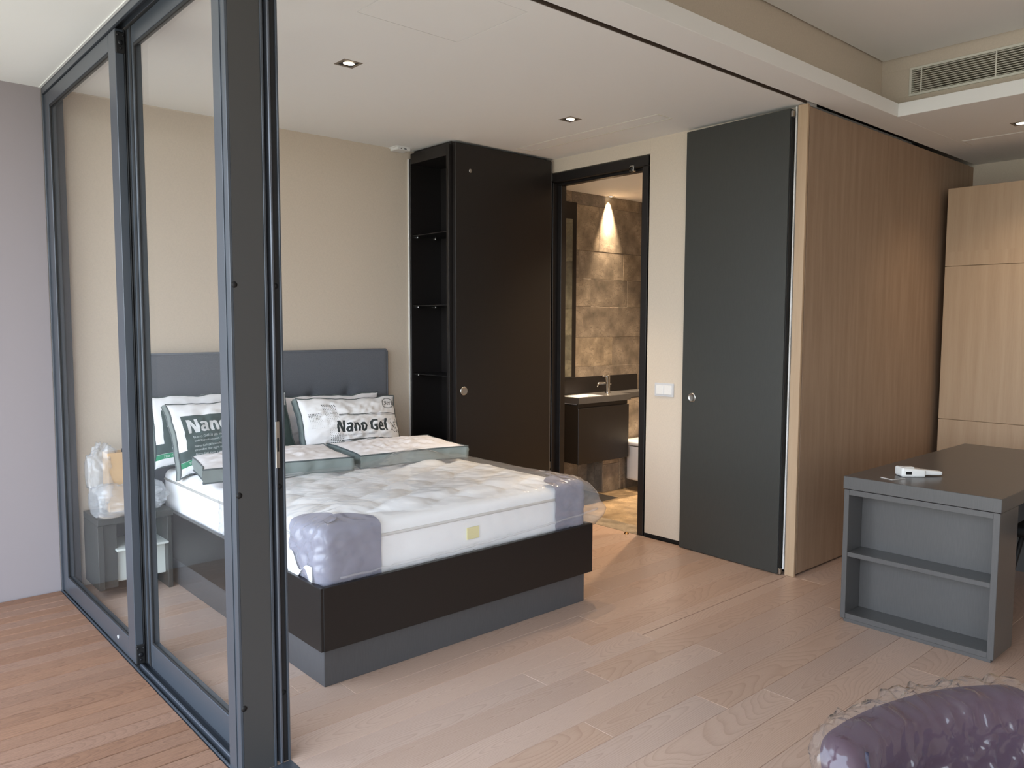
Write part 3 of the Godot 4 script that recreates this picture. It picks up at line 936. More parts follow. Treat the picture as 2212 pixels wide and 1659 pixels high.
func bed() -> void:
	var b := thing("bed", "low black platform bed with recessed grey plinth and buttoned headboard", "bed", Vector3.ZERO)
	var xl := 1.496
	var xr := 3.114
	var zf := -2.832
	box("plinth", Vector3(1.524, 0.0, -4.90), Vector3(3.083, 0.162, -2.864), M.grey_veneer, b, 0.002)
	box("foot_panel", Vector3(xl + 0.012, 0.163, zf - 0.026), Vector3(xr, 0.428, zf), M.dark_veneer, b, 0.0025)
	box("side_panel", Vector3(xl, 0.163, -4.86), Vector3(xl + 0.026, 0.428, zf - 0.004), M.dark_veneer, b, 0.0025)
	box("side_panel", Vector3(xr - 0.026, 0.163, -4.86), Vector3(xr, 0.428, zf - 0.027), M.dark_veneer, b, 0.0025)
	box("slat_base", Vector3(xl + 0.026, 0.30, -4.86), Vector3(xr - 0.026, 0.34, zf - 0.03), M.dark_veneer, b, 0.001)
	# headboard: padded panel with two button dents and a welt
	var hx0 := 1.452
	var hx1 := 3.125
	var hz := -4.842
	var dents := []
	for i in 6:
		dents.append(Vector2(lerpf(1.60, 2.98, i / 5.0), 0.992))
	dents = [Vector2(1.66, 1.0), Vector2(1.93, 1.0), Vector2(2.19, 1.0), Vector2(2.52, 1.0), Vector2(2.79, 1.0)]
	var hb := newst()
	rbox(hb, Vector3(hx0, 0.20, -4.915), Vector3(hx1, 1.318, hz), 0.028, 0.022, func(v: Vector3, n: Vector3) -> Vector3:
		var d := 0.0
		for q in dents:
			var r := Vector2(v.x - q.x, v.y - q.y)
			var len := r.length()
			d += 0.022 * exp(-len * len / 0.0016) + 0.006 * exp(-absf(r.x) * 40.0 - absf(r.y) * 9.0)
		return v - Vector3(0, 0, d * maxf(0.0, n.z)))
	smooth(hb)
	var h := put(hb, "headboard", M.headboard_fabric, b)
	var wl := newst()
	tube(wl, [Vector3(hx0 + 0.008, 0.5, hz - 0.008), Vector3(hx0 + 0.008, 1.30, hz - 0.008), Vector3(hx0 + 0.02, 1.312, hz - 0.008), Vector3(hx1 - 0.02, 1.312, hz - 0.008), Vector3(hx1 - 0.008, 1.30, hz - 0.008), Vector3(hx1 - 0.008, 0.5, hz - 0.008)], 0.0075, 8)
	smooth(wl)
	put(wl, "welt", M.headboard_fabric, h)
	# mattress
	var nm := noise(71, 0.06, 3)
	var x0 := 1.535
	var x1 := 3.098
	var z0 := -4.825
	var z1 := -2.882
	var mt := thing("mattress", "white quilted mattress still in clear plastic on the black bed", "mattress", Vector3.ZERO)
	var ms := newst()
	rbox(ms, Vector3(x0, 0.342, z0), Vector3(x1, MT, z1), 0.045, 0.022, func(v: Vector3, n: Vector3) -> Vector3:
		var edge := minf(minf(v.x - x0, x1 - v.x), minf(v.z - z0, z1 - v.z))
		var k := smoothstep(0.02, 0.20, edge) * maxf(0.0, n.y)
		var side := (1.0 - absf(n.y)) * 0.006 * nm.get_noise_3d(v.x * 40.0, v.y * 60.0, v.z * 40.0)
		return v + Vector3(0, k * (-0.022 + quilt_height(v.x, v.z, nm)), 0) + n * side, [[1, 0]])
	smooth(ms)
	put(ms, "quilted_body", M.mattress_cloth, mt)
	for yy in [0.585, 0.375]:
		var tp := newst()
		tube(tp, [Vector3(x0 - 0.002, yy, z0 + 0.04), Vector3(x0 - 0.002, yy, z1 - 0.04), Vector3(x0 + 0.01, yy, z1 - 0.01), Vector3(x0 + 0.04, yy, z1 + 0.002), Vector3(x1 - 0.04, yy, z1 + 0.002), Vector3(x1 - 0.01, yy, z1 - 0.01), Vector3(x1 + 0.002, yy, z1 - 0.04), Vector3(x1 + 0.002, yy, z0 + 0.04)], 0.007, 8)
		smooth(tp)
		put(tp, "edge_tape", M.mattress_tape, mt)
	box("care_label", Vector3(2.285, 0.478, z1), Vector3(2.36, 0.535, z1 + 0.005), M.yellow_tag, mt, 0.001)
	# printed corner guards
	for side in [-1, 1]:
		var cx: float = x0 if side < 0 else x1
		var sd: float = 1.0 if side < 0 else -1.0
		var la := 0.27 if side < 0 else 0.235
		var lb := 0.27
		var gd := newst()
		gd.set_smooth_group(0)
		var f := func(u: float, q: float) -> Vector3:
			var s := lerpf(-lb, la, u)
			var r := 0.045
			var base: Vector3
			var inn: Vector3
			if s < -r:
				base = Vector3(cx - sd * (0.013 + crush(s, q)), 0, z1 + s)
				inn = Vector3(sd, 0, 0)
			elif s > r:
				base = Vector3(cx + sd * s, 0, z1 + 0.013 + crush(s, q))
				inn = Vector3(0, 0, -1)
			else:
				var an := (s + r) / (2.0 * r) * PI / 2.0
				var c := Vector3(cx + sd * r, 0, z1 - r)
				inn = -Vector3(-sd * cos(an), 0, sin(an))
				base = c - inn * (r + 0.013 + crush(s, q))
			var lobe := 0.05 + 0.075 * absf(sin(clampf(s / 0.27, -1.0, 1.0) * PI))
			var hgt := 0.262
			var t := q * (hgt + lobe)
			var ytop := 0.656
			if t < hgt - 0.03:
				return base + Vector3(0, ytop - hgt + t, 0)
			var over := t - (hgt - 0.03)
			var bend := minf(over / 0.05, 1.0) * PI / 2.0
			var p := base + inn * 0.032 * (1.0 - cos(bend)) + Vector3(0, ytop - 0.03 + 0.032 * sin(bend), 0)
			if over > 0.05:
				p += inn * (over - 0.05) + Vector3(0, (over - 0.05) * 0.22, 0)
			return p
		grid(gd, 40, 24, f)
		smooth(gd)
		var go := put(gd, "corner_guard", M.lilac_card, mt)
		if side < 0:
			var bn := newst()
			bn.set_smooth_group(0)
			grid(bn, 24, 4, func(u: float, q: float) -> Vector3:
				var s := lerpf(-lb, -0.05, u)
				return Vector3(x0 - 0.0235, 0.462 + 0.016 * sin(u * 11.0) + (q - 0.5) * (0.05 + 0.05 * sin(u * 7.0 + 0.5)), z1 + s))
			smooth(bn)
			put(bn, "white_band", M.white_print, go)
			boxes("small_print", [[Vector3(x0 - 0.0240, 0.428, z1 - 0.235), Vector3(x0 - 0.0125, 0.436, z1 - 0.195)], [Vector3(x0 - 0.0240, 0.411, z1 - 0.205), Vector3(x0 - 0.0125, 0.419, z1 - 0.15)]], M.white_print, go, 0.0003)
	# plastic film over the foot half of the mattress
	var nf := noise(81, 0.07, 4)
	var fm := newst()
	rbox(fm, Vector3(x0 - 0.022, 0.405, -3.95), Vector3(x1 + 0.022, MT + 0.022, z1 + 0.028), 0.05, 0.016, func(v: Vector3, n: Vector3) -> Vector3:
		var cr := nf.get_noise_3d(v.x * 190.0, v.y * 240.0, v.z * 190.0)
		var fold := absf(nf.get_noise_3d(v.x * 95.0 + v.y * 90.0, v.y * 60.0, v.z * 120.0))
		var near := 1.0 - smoothstep(0.05, 0.45, minf(Vector2(v.x - x0, v.z - z1).length(), Vector2(v.x - x1, v.z - z1).length()))
		var k := (0.005 * cr + 0.016 * (0.5 - fold)) * (1.0 + 1.0 * near) * (1.0 - 0.55 * maxf(0.0, n.y) * (1.0 - near))
		var edge := minf(minf(v.x - x0, x1 - v.x), z1 - v.z)
		var lift := smoothstep(0.0, 0.16, edge) * maxf(0.0, n.y) * 0.034
		var fl := smoothstep(2.93, 3.11, v.x) * smoothstep(-3.15, -2.87, v.z)
		var flare := Vector3(0.10, 0.0, 0.035) * fl * (1.0 - absf(v.y - 0.50) / 0.16)
		var tent := exp(-Vector2((v.x - 2.62) * 5.0, (v.z + 3.80) * 6.0).length_squared()) * 0.07 * maxf(0.0, n.y)
		var out := v + n * k + Vector3(0, lift + tent, 0) + flare
		out.y = maxf(out.y, 0.432) if out.x > xl - 0.02 and out.x < xr + 0.01 and out.z < zf + 0.01 and out.y < 0.45 and (out.x < xl + 0.03 or out.x > xr - 0.03 or out.z > zf - 0.03) else out.y
		return out, [[1, 0], [2, 0]])
	smooth(fm)
	put(fm, "plastic_film", M.film, mt)
	# bunched seam of the film along the foot end
	var sm := newst()
	var pts := []
	for i in 60:
		var u := i / 59.0
		var xx := lerpf(1.60, 3.16, u)
		pts.append(Vector3(xx, 0.448 + 0.05 * pow(u, 2.5) + 0.006 * nf.get_noise_2d(xx * 300.0, 3.0), z1 + 0.026 + 0.012 * u + 0.006 * nf.get_noise_2d(xx * 260.0, 70.0)))
	tube(sm, pts, 0.005, 6)
	smooth(sm)
	put(sm, "film_seam", M.film, mt)
	bedding()

var crush_noise := noise(77, 0.05, 3)

func crush(s: float, q: float) -> float:
	return 0.012 * absf(crush_noise.get_noise_2d(s * 150.0 + q * 40.0, q * 60.0))

# a boxed textile: face in xy, thickness along z; front and back bulge
func boxed(called: String, label: String, category: String, group: String, w: float, h: float, t: float, bulge: float, at: Vector3, basis: Basis, face: Material, sd: int, sag := 0.0, crumple := 0.008) -> Node3D:
	var o := thing(called, label, category, at, 0.0, group)
	o.basis = basis
	var n := noise(sd, 0.05, 3)
	var edge := func(u: float, v: float) -> Vector2:
		# outline pulled in along the sides, pointed at the corners
		var x := (u - 0.5) * w
		var y := (v - 0.5) * h
		var px := 1.0 - 0.05 * (1.0 - pow(absf(v - 0.5) * 2.0, 3.0))
		var py := 1.0 - 0.07 * (1.0 - pow(absf(u - 0.5) * 2.0, 3.0))
		return Vector2(x * px + 0.006 * n.get_noise_2d(v * 70.0, 300.0 + signf(x) * 90.0) * absf(x) / w * 2.0, y * py + 0.016 * n.get_noise_2d(u * 60.0, 700.0 + signf(y) * 90.0) * absf(y) / h * 2.0)
	var surf := func(u: float, v: float, s: float) -> Vector3:
		var e: Vector2 = edge.call(u, v)
		var fu := 1.0 - pow(absf(u - 0.5) * 2.0, 2.4)
		var fv := 1.0 - pow(absf(v - 0.5) * 2.0, 2.4)
		var k := pow(maxf(fu * fv, 0.0), 0.55)
		var z := s * (t / 2.0 + bulge * k)
		z += k * crumple * n.get_noise_2d(u * 140.0 + (s + 1.0) * 300.0, v * 140.0) * 1.6
		z -= k * crumple * 1.3 * absf(n.get_noise_2d(u * 55.0 + v * 90.0, v * 40.0 - u * 70.0 + 80.0 * s))
		var y := e.y - sag * k * 0.0
		return Vector3(e.x, y, z)
	var f := newst()
	f.set_smooth_group(0)
	grid(f, 56, 40, func(u: float, v: float) -> Vector3: return surf.call(u, v, 1.0), true, func(u: float, v: float) -> Vector2: return Vector2(u, 1.0 - v))
	smooth(f)
	put(f, "front_panel", face, o)
	var bk := newst()
	bk.set_smooth_group(0)
	grid(bk, 28, 20, func(u: float, v: float) -> Vector3: return surf.call(u, v, -1.0))
	smooth(bk)
	put(bk, "back_panel", M.bag_white, o)
	var rim := []
	for i in 40:
		rim.append(Vector2(i / 40.0, 0.0))
	for i in 28:
		rim.append(Vector2(1.0, i / 28.0))
	for i in 40:
		rim.append(Vector2(1.0 - i / 40.0, 1.0))
	for i in 28:
		rim.append(Vector2(0.0, 1.0 - i / 28.0))
	var g := newst()
	g.set_smooth_group(0)
	var m := rim.size()
	grid(g, m, 4, func(u: float, v: float) -> Vector3:
		var r: Vector2 = rim[int(round(u * m)) % m]
		var e: Vector2 = edge.call(r.x, r.y)
		var out := Vector2(r.x - 0.5, r.y - 0.5).normalized()
		var puff := sin(v * PI) * t * 0.10 + sin(v * PI) * 0.010 * n.get_noise_2d(u * 900.0, v * 40.0)
		return Vector3(e.x + out.x * puff, e.y + out.y * puff, lerpf(-t / 2.0, t / 2.0, v)))
	smooth(g)
	put(g, "gusset", M.bag_grey, o)
	for s in [-1.0, 1.0]:
		var p := []
		for r in rim:
			var e: Vector2 = edge.call(r.x, r.y)
			p.append(Vector3(e.x * 1.004, e.y * 1.004, s * t / 2.0))
		var tb := newst()
		tube(tb, p, 0.0042, 6, true)
		smooth(tb)
		put(tb, "piping", M.bag_piping, o)
	return o

func pillow_print(dark: bool) -> StandardMaterial3D:
	var w := 1024
	var h := 640
	var im := Image.create(w, h, true, Image.FORMAT_RGB8)
	im.fill(rgb(238, 238, 240))
	var bold := SystemFont.new()
	bold.font_names = ["Droid Sans"]
	bold.font_weight = 700
	var serif := SystemFont.new()
	serif.font_names = ["Droid Serif"]
	serif.font_weight = 700
	var plain := SystemFont.new()
	plain.font_names = ["Droid Sans"]
	var ink := rgb(52, 60, 62)
	if not dark:
		im.fill_rect(Rect2i(330, 215, 694, 9), ink)
		im.fill_rect(Rect2i(330, 231, 694, 4), ink)
		im.fill_rect(Rect2i(330, 505, 694, 9), ink)
		im.fill_rect(Rect2i(330, 521, 694, 4), ink)
		for q in [Vector2(0, 0), Vector2(3, 0), Vector2(-3, 0), Vector2(0, 2)]:
			raster(im, "Nano Gel", bold, Vector2(290, 425) + q, 140, ink, 0.72)
		raster(im, "®", plain, Vector2(800, 315), 24, ink)
		raster(im, "Down Feel - Hypoallergenic - Lifetime", plain, Vector2(330, 470), 22, rgb(150, 150, 156))
		# dotted panel
		for j in 27:
			for i in 8:
				var q := absf(j - 13.0) / 13.0
				var d := int(2 + 8 * q)
				im.fill_rect(Rect2i(int(188 + i * 17 + j * 1.6 - d / 2.0), int(105 + j * 17.5 - d / 2.0), d, d), ink)
		for j in 11:
			for i in 8:
				var d := int(2 + 7 * absf(j - 8.0) / 8.0)
				im.fill_rect(Rect2i(40 + i * 15 + j * 2, 190 + j * 16, d, d), ink)
		# oval emblem with script lettering
		for y in range(30, 170):
			for x in range(840, 1000):
				var a := Vector2((x - 920) / 78.0, (y - 98) / 62.0).length()
				if (a < 1.0 and a > 0.90) or (a < 0.84 and a > 0.81):
					im.set_pixel(x, y, ink)
		raster(im, "Serta", serif, Vector2(868, 122), 50, ink, 0.82, 0.2)
		# molecule sketch
		var r := RandomNumberGenerator.new()
		r.seed = 4
		for k in 26:
			var p := Vector2(r.randf_range(885, 990), r.randf_range(285, 440))
			var dv := Vector2.from_angle(r.randi_range(0, 5) * PI / 3.0) * 26.0
			for s in 26:
				var c := p + dv * s / 26.0
				im.fill_rect(Rect2i(int(c.x), int(c.y), 3, 3), ink)
			im.fill_rect(Rect2i(int(p.x) - 4, int(p.y) - 4, 9, 9), ink)
	else:
		var band := rgb(60, 78, 78)
		im.fill_rect(Rect2i(60, 120, 964, 400), band)
		im.fill_rect(Rect2i(0, 430, 1024, 90), band)
		for q in [Vector2(0, 0), Vector2(3, 0), Vector2(-3, 0), Vector2(0, 2)]:
			raster(im, "Nano Gel", bold, Vector2(95, 280) + q, 130, rgb(214, 216, 218), 0.8)
		for q in [[330, "Nano Gel is an innovative down feel"], [372, "soft hypoallergenic microfibre"], [420, "Nano Gel pillow offers support"], [455, "provides the right comfort"], [495, "Nano Gel gives a restful sleep"]]:
			raster(im, q[1], plain, Vector2(120, q[0]), 24, rgb(206, 212, 212))
		im.fill_rect(Rect2i(0, 522, 420, 46), rgb(40, 136, 98))
		raster(im, "The Comfort", plain, Vector2(60, 558), 24, rgb(214, 230, 222))
	im.generate_mipmaps()
	var m := StandardMaterial3D.new()
	m.resource_name = "pillow_print_dark" if dark else "pillow_print"
	m.albedo_texture = ImageTexture.create_from_image(im)
	m.roughness = 0.75
	return m

func bedding() -> void:
	var light := pillow_print(false)
	var dark := pillow_print(true)
	var gp := "pillows in zipped retail bags on the mattress"
	# orientation: face towards +z, leaning back
	var lean := func(yaw: float, tilt: float, roll: float) -> Basis:
		return Basis(Vector3.UP, yaw) * Basis(Vector3.RIGHT, -tilt) * Basis(Vector3.BACK, roll)
	boxed("pillow", "white boxed pillow standing against headboard behind the lettered one by the wallpaper", "pillow", gp, 0.74, 0.37, 0.05, 0.05, Vector3(2.60, 0.838, -4.748), lean.call(0.0, 0.14, -0.01), M.bag_white, 101)
	boxed("pillow", "white boxed pillow with dark lettering Nano Gel between two black stripes", "pillow", gp, 0.73, 0.395, 0.06, 0.085, Vector3(2.630, 0.822, -4.548), lean.call(0.03, 0.38, -0.045), light, 102, 0.0, 0.012)
	boxed("pillow", "white boxed pillow standing against headboard behind the green banded one", "pillow", gp, 0.74, 0.42, 0.05, 0.05, Vector3(1.815, 0.866, -4.748), lean.call(0.0, 0.14, 0.0), dark, 103)
	boxed("pillow", "white boxed pillow with dark green band and pale lettering beside the nightstand", "pillow", gp, 0.74, 0.42, 0.06, 0.06, Vector3(1.868, 0.838, -4.575), lean.call(0.05, 0.36, 0.03), dark, 104, 0.0, 0.012)
	var gq := "folded quilts in flat zipped bags"
	var lay := func(yaw: float, pitch: float) -> Basis:
		return Basis(Vector3.UP, yaw) * Basis(Vector3.RIGHT, -PI / 2 + pitch)
	boxed("quilt_bag", "flat white and grey quilt bag in front of the lettered pillow", "quilt bag", gq, 0.70, 0.52, 0.072, 0.026, Vector3(2.70, 0.712, -4.10), lay.call(-0.135, 0.012), M.bag_white, 105, 0.0, 0.010)
	boxed("quilt_bag", "flat pinkish quilt bag lying nearer the nightstand side of the bed", "quilt bag", gq, 0.80, 0.56, 0.072, 0.026, Vector3(1.925, 0.712, -4.225), lay.call(-0.19, 0.0), M.bag_white, 106, 0.0, 0.010)

# ------------------------------------------------------------------ beside the bed
func bedside() -> void:
	var n := thing("nightstand", "charcoal nightstand with pale inner shelf between glass wall and bed", "nightstand", Vector3(1.105, 0.0, ZH + 0.085))
	box("top", Vector3(0.0, 0.415, 0.0), Vector3(0.39, 0.45, 0.29), M.dark_lacquer, n, 0.002)
	box("side", Vector3(0.0, 0.06, 0.0), Vector3(0.03, 0.414, 0.28), M.dark_lacquer, n, 0.002)
	box("side", Vector3(0.36, 0.0, 0.0), Vector3(0.385, 0.414, 0.275), M.dark_lacquer, n, 0.002)
	box("back", Vector3(0.03, 0.06, 0.0), Vector3(0.36, 0.414, 0.012), M.dark_lacquer, n, 0.001)
	box("front_panel", Vector3(0.03, 0.06, 0.245), Vector3(0.10, 0.414, 0.26), M.dark_lacquer, n, 0.001)
	box("shelf", Vector3(0.09, 0.262, 0.012), Vector3(0.36, 0.274, 0.295), M.shelf_white, n, 0.001)
	box("lower_panel", Vector3(0.10, 0.08, 0.215), Vector3(0.36, 0.262, 0.227), M.shelf_white, n, 0.001)
	box("inner_panel", Vector3(0.30, 0.274, 0.06), Vector3(0.36, 0.414, 0.072), M.shelf_white, n, 0.001)
	# wood block lamp
	var l := thing("table_lamp", "pale wooden block lamp with dark curved neck on the nightstand", "lamp", Vector3(1.255, 0.45, -4.735))
	box("base_block", Vector3(-0.055, 0.0, -0.055), Vector3(0.055, 0.33, 0.055), M.pine, l, 0.003, 1)
	var st := newst()
	var pts := []
	for i in 13:
		var a := PI * i / 12.0
		pts.append(Vector3(0.075 - 0.04 * cos(a), 0.30 + 0.09 * sin(a), 0.03))
	tube(st, pts, 0.016, 10)
	smooth(st)
	put(st, "neck", M.steel_dark, l)
	# bubble wrap
	var w := thing("bubble_wrap", "crumpled clear bubble wrap heaped over the nightstand", "packaging", Vector3(1.26, 0.45, -4.72))
	var nb := noise(91, 0.06, 4)
	for q in [[Vector3(-0.04, 0.075, 0.09), Vector3(0.21, 0.085, 0.125), 0.0], [Vector3(-0.075, 0.20, -0.02), Vector3(0.085, 0.17, 0.075), 5.0], [Vector3(0.13, 0.07, 0.06), Vector3(0.10, 0.085, 0.10), 9.0]]:
		var s := newst()
		s.set_smooth_group(0)
		var c: Vector3 = q[0]
		var r: Vector3 = q[1]
		var ph: float = q[2]
		grid(s, 56, 36, func(u: float, v: float) -> Vector3:
			var th := u * TAU
			var la := (v - 0.5) * PI
			var d := Vector3(cos(la) * cos(th), sin(la), cos(la) * sin(th))
			var k := 1.0 + 0.42 * nb.get_noise_3d(d.x * 22.0 + ph * 30.0, d.y * 22.0, d.z * 22.0) + 0.16 * absf(nb.get_noise_3d(d.x * 70.0, d.y * 70.0 + ph * 9.0, d.z * 70.0)) + 0.05 * nb.get_noise_3d(d.x * 190.0, d.y * 190.0, d.z * 190.0)
			var p := c + d * r * k
			p.y = maxf(p.y, 0.004)
			p.x = clampf(p.x, -0.15, 0.25)
			p.z = maxf(p.z, -0.19)
			return p, true)
		smooth(s)
		put(s, "wrap_fold", M.bubble_film, w)

# ------------------------------------------------------------------ shelf column
func shelf_unit() -> void:
	var s := thing("shelf_column", "black floor to ceiling shelf column beside the headboard wall", "shelf unit", Vector3(3.362, 0.0, ZH))
	var d := 0.276
	var zr := 0.486
	box("side", Vector3(0.0, 0.0, 0.0), Vector3(0.95, 2.70, 0.025), M.dark_veneer, s, 0.002)
	box("side", Vector3(0.0, 0.0, zr - 0.028), Vector3(0.95, 2.735, zr), M.dark_veneer, s, 0.002)
	box("top", Vector3(0.0, 2.66, 0.025), Vector3(0.95, 2.735, zr - 0.028), M.dark_veneer, s, 0.002)
	box("base", Vector3(0.0, 0.0, 0.025), Vector3(0.95, 0.06, zr - 0.028), M.dark_veneer, s, 0.002)
	box("back", Vector3(d, 0.06, 0.025), Vector3(d + 0.018, 2.66, zr - 0.028), M.dark_veneer, s, 0.001)
	for y in [0.61, 1.122, 1.626, 2.138]:
		var sh := box("shelf", Vector3(0.004, y, 0.04), Vector3(d - 0.004, y + 0.006, zr - 0.03), M.steel_dark, s, 0.001)
		for q in [[0.05, 0.045], [0.21, 0.045]]:
			box("shelf_pin", Vector3(q[0] - 0.006, y - 0.012, q[1] - 0.02), Vector3(q[0] + 0.006, y, q[1] + 0.004), M.steel, sh, 0.002)
	box("scribe_strip", Vector3(-0.010, 0.0, 0.0), Vector3(-0.0005, 2.70, 0.010), M.plastic_white, s, 0.001)
	box("ceiling_filler", Vector3(0.03, 2.735, 0.03), Vector3(0.95, 2.758, zr - 0.01), M.dark_veneer, s, 0.001)

# ------------------------------------------------------------------ living room
func living() -> void:
	var c := thing("oak_cabinet", "tall oak cabinet with horizontal seams behind the desk", "cabinet", Vector3(6.3, 0.0, -2.26))
	box("body", Vector3(0.014, 0.0, 0.0), Vector3(0.60, 2.49, 2.40), M.oak_pale_veneer, c, 0.002, 1)
	for q in [[0.02, 0.801], [0.805, 1.927], [1.931, 2.494]]:
		box("door", Vector3(-0.006, q[0], 0.0), Vector3(0.014, q[1], 1.2), M.oak_pale_veneer, c, 0.0015, 1, Vector2(0.31 * q[0], 0.2))
		box("door", Vector3(-0.006, q[0], 1.204), Vector3(0.014, q[1], 2.4), M.oak_pale_veneer, c, 0.0015, 1, Vector2(0.77 * q[0], 0.6))
	# desk with open bookshelf end
	var dk := thing("desk", "charcoal desk with open two shelf bookcase end on oak floor", "desk", Vector3(3.85, 0.0, -1.807))
	var L := 1.652
	var W := 0.697
	box("desktop", Vector3(-0.004, 0.681, -0.004), Vector3(L, 0.744, W + 0.004), M.desk_veneer, dk, 0.002)
	var H := 0.678
	box("upright", Vector3(0.0, 0.018, 0.0), Vector3(0.245, H, 0.025), M.desk_veneer, dk, 0.0015)
	box("upright", Vector3(0.0, 0.018, W - 0.027), Vector3(0.245, H, W), M.desk_veneer, dk, 0.0015)
	box("upright_edge", Vector3(-0.0015, 0.018, W - 0.027), Vector3(0.001, H, W - 0.001), M.desk_veneer, dk, 0.0005)
	box("back_panel", Vector3(0.15, 0.03, 0.025), Vector3(0.168, H, W - 0.027), M.desk_veneer, dk, 0.001)
	box("inner_body", Vector3(0.168, 0.03, 0.025), Vector3(0.245, H, W - 0.027), M.desk_veneer, dk, 0.001)
	box("top_rail", Vector3(0.0, 0.651, 0.025), Vector3(0.15, H, W - 0.027), M.desk_veneer, dk, 0.001)
	box("shelf", Vector3(0.002, 0.338, 0.025), Vector3(0.15, 0.362, W - 0.027), M.desk_veneer, dk, 0.0015)
	box("shelf", Vector3(0.002, 0.020, 0.025), Vector3(0.15, 0.047, W - 0.027), M.desk_veneer, dk, 0.0015)
	box("plinth", Vector3(0.012, 0.0, 0.012), Vector3(0.23, 0.020, W - 0.014), M.desk_veneer, dk, 0.001)
	box("far_leg", Vector3(L - 0.04, 0.0, 0.0), Vector3(L, H, W), M.desk_veneer, dk, 0.002)
	box("modesty_panel", Vector3(0.245, 0.30, 0.03), Vector3(L - 0.04, H, 0.048), M.desk_veneer, dk, 0.001)
	# white handset and card
	var hs := thing("handset", "small white handheld remote lying on the desk", "remote", Vector3(4.13, 0.744, -1.565), -0.728)
	var s1 := newst()
	rbox(s1, Vector3(-0.10, 0.0, -0.04), Vector3(0.02, 0.042, 0.04), 0.010, 0.02, func(v: Vector3, n: Vector3) -> Vector3:
		return v + Vector3(0, -0.006 * (v.x + 0.04) / 0.06 * (v.y / 0.04), 0))
	smooth(s1)
	put(s1, "body", M.plastic_white, hs)
	var s2 := newst()
	rbox(s2, Vector3(0.012, 0.005, -0.022), Vector3(0.115, 0.036, 0.022), 0.010, 0.02, func(v: Vector3, n: Vector3) -> Vector3:
		var k := clampf((v.x - 0.012) / 0.10, 0.0, 1.0)
		return Vector3(v.x, 0.004 + (v.y - 0.004) * (1.0 - 0.35 * k), v.z * (1.0 - 0.2 * k)))
	smooth(s2)
	put(s2, "grip", M.plastic_white, hs)
	box("button_bar", Vector3(-0.085, 0.041, -0.022), Vector3(-0.03, 0.048, 0.022), M.plastic_white, hs, 0.002)
	box("speaker_slot", Vector3(-0.082, 0.014, 0.0395), Vector3(-0.052, 0.028, 0.0408), M.steel_dark, hs, 0.0005)
	var cd := thing("card", "thin grey card lying on the desk beside the handset", "card", Vector3(3.96, 0.744, -1.625), -0.35)
	box("sheet", Vector3(-0.035, 0.0, -0.035), Vector3(0.055, 0.004, 0.035), M.card_grey, cd, 0.001)
	box("face", Vector3(-0.031, 0.0038, -0.031), Vector3(0.051, 0.0046, 0.031), M.desk_veneer, cd, 0.0003)
	# wrapped desk chair, only its edge in view
	var ch := thing("desk_chair", "plastic wrapped chair with black metal legs at the desk", "chair", Vector3(4.78, 0.0, -1.05), PI)
	var st := newst()
	rbox(st, Vector3(-0.23, 0.42, -0.22), Vector3(0.23, 0.48, 0.22), 0.025, 0.06)
	smooth(st)
	put(st, "seat", M.black, ch)
	var bk := newst()
	rbox(bk, Vector3(-0.22, 0.50, -0.26), Vector3(0.22, 0.82, -0.21), 0.022, 0.06)
	smooth(bk)
	put(bk, "backrest", M.pine, ch)
	for q in [[-1, -1], [1, -1], [-1, 1], [1, 1]]:
		var lg := newst()
		tube(lg, [Vector3(q[0] * 0.19, 0.43, q[1] * 0.17), Vector3(q[0] * 0.24, 0.012, q[1] * 0.24)], 0.012, 10)
		smooth(lg)
		put(lg, "leg", M.black, ch)
	var cw := newst()
	var nc := noise(95, 0.08, 3)
	rbox(cw, Vector3(-0.25, 0.40, -0.29), Vector3(0.25, 0.85, -0.18), 0.04, 0.03, func(v: Vector3, n: Vector3) -> Vector3:
		return v + n * 0.02 * nc.get_noise_3d(v.x * 60.0, v.y * 60.0, v.z * 60.0))
	smooth(cw)
	put(cw, "plastic_film", M.film, ch)
	armchair()

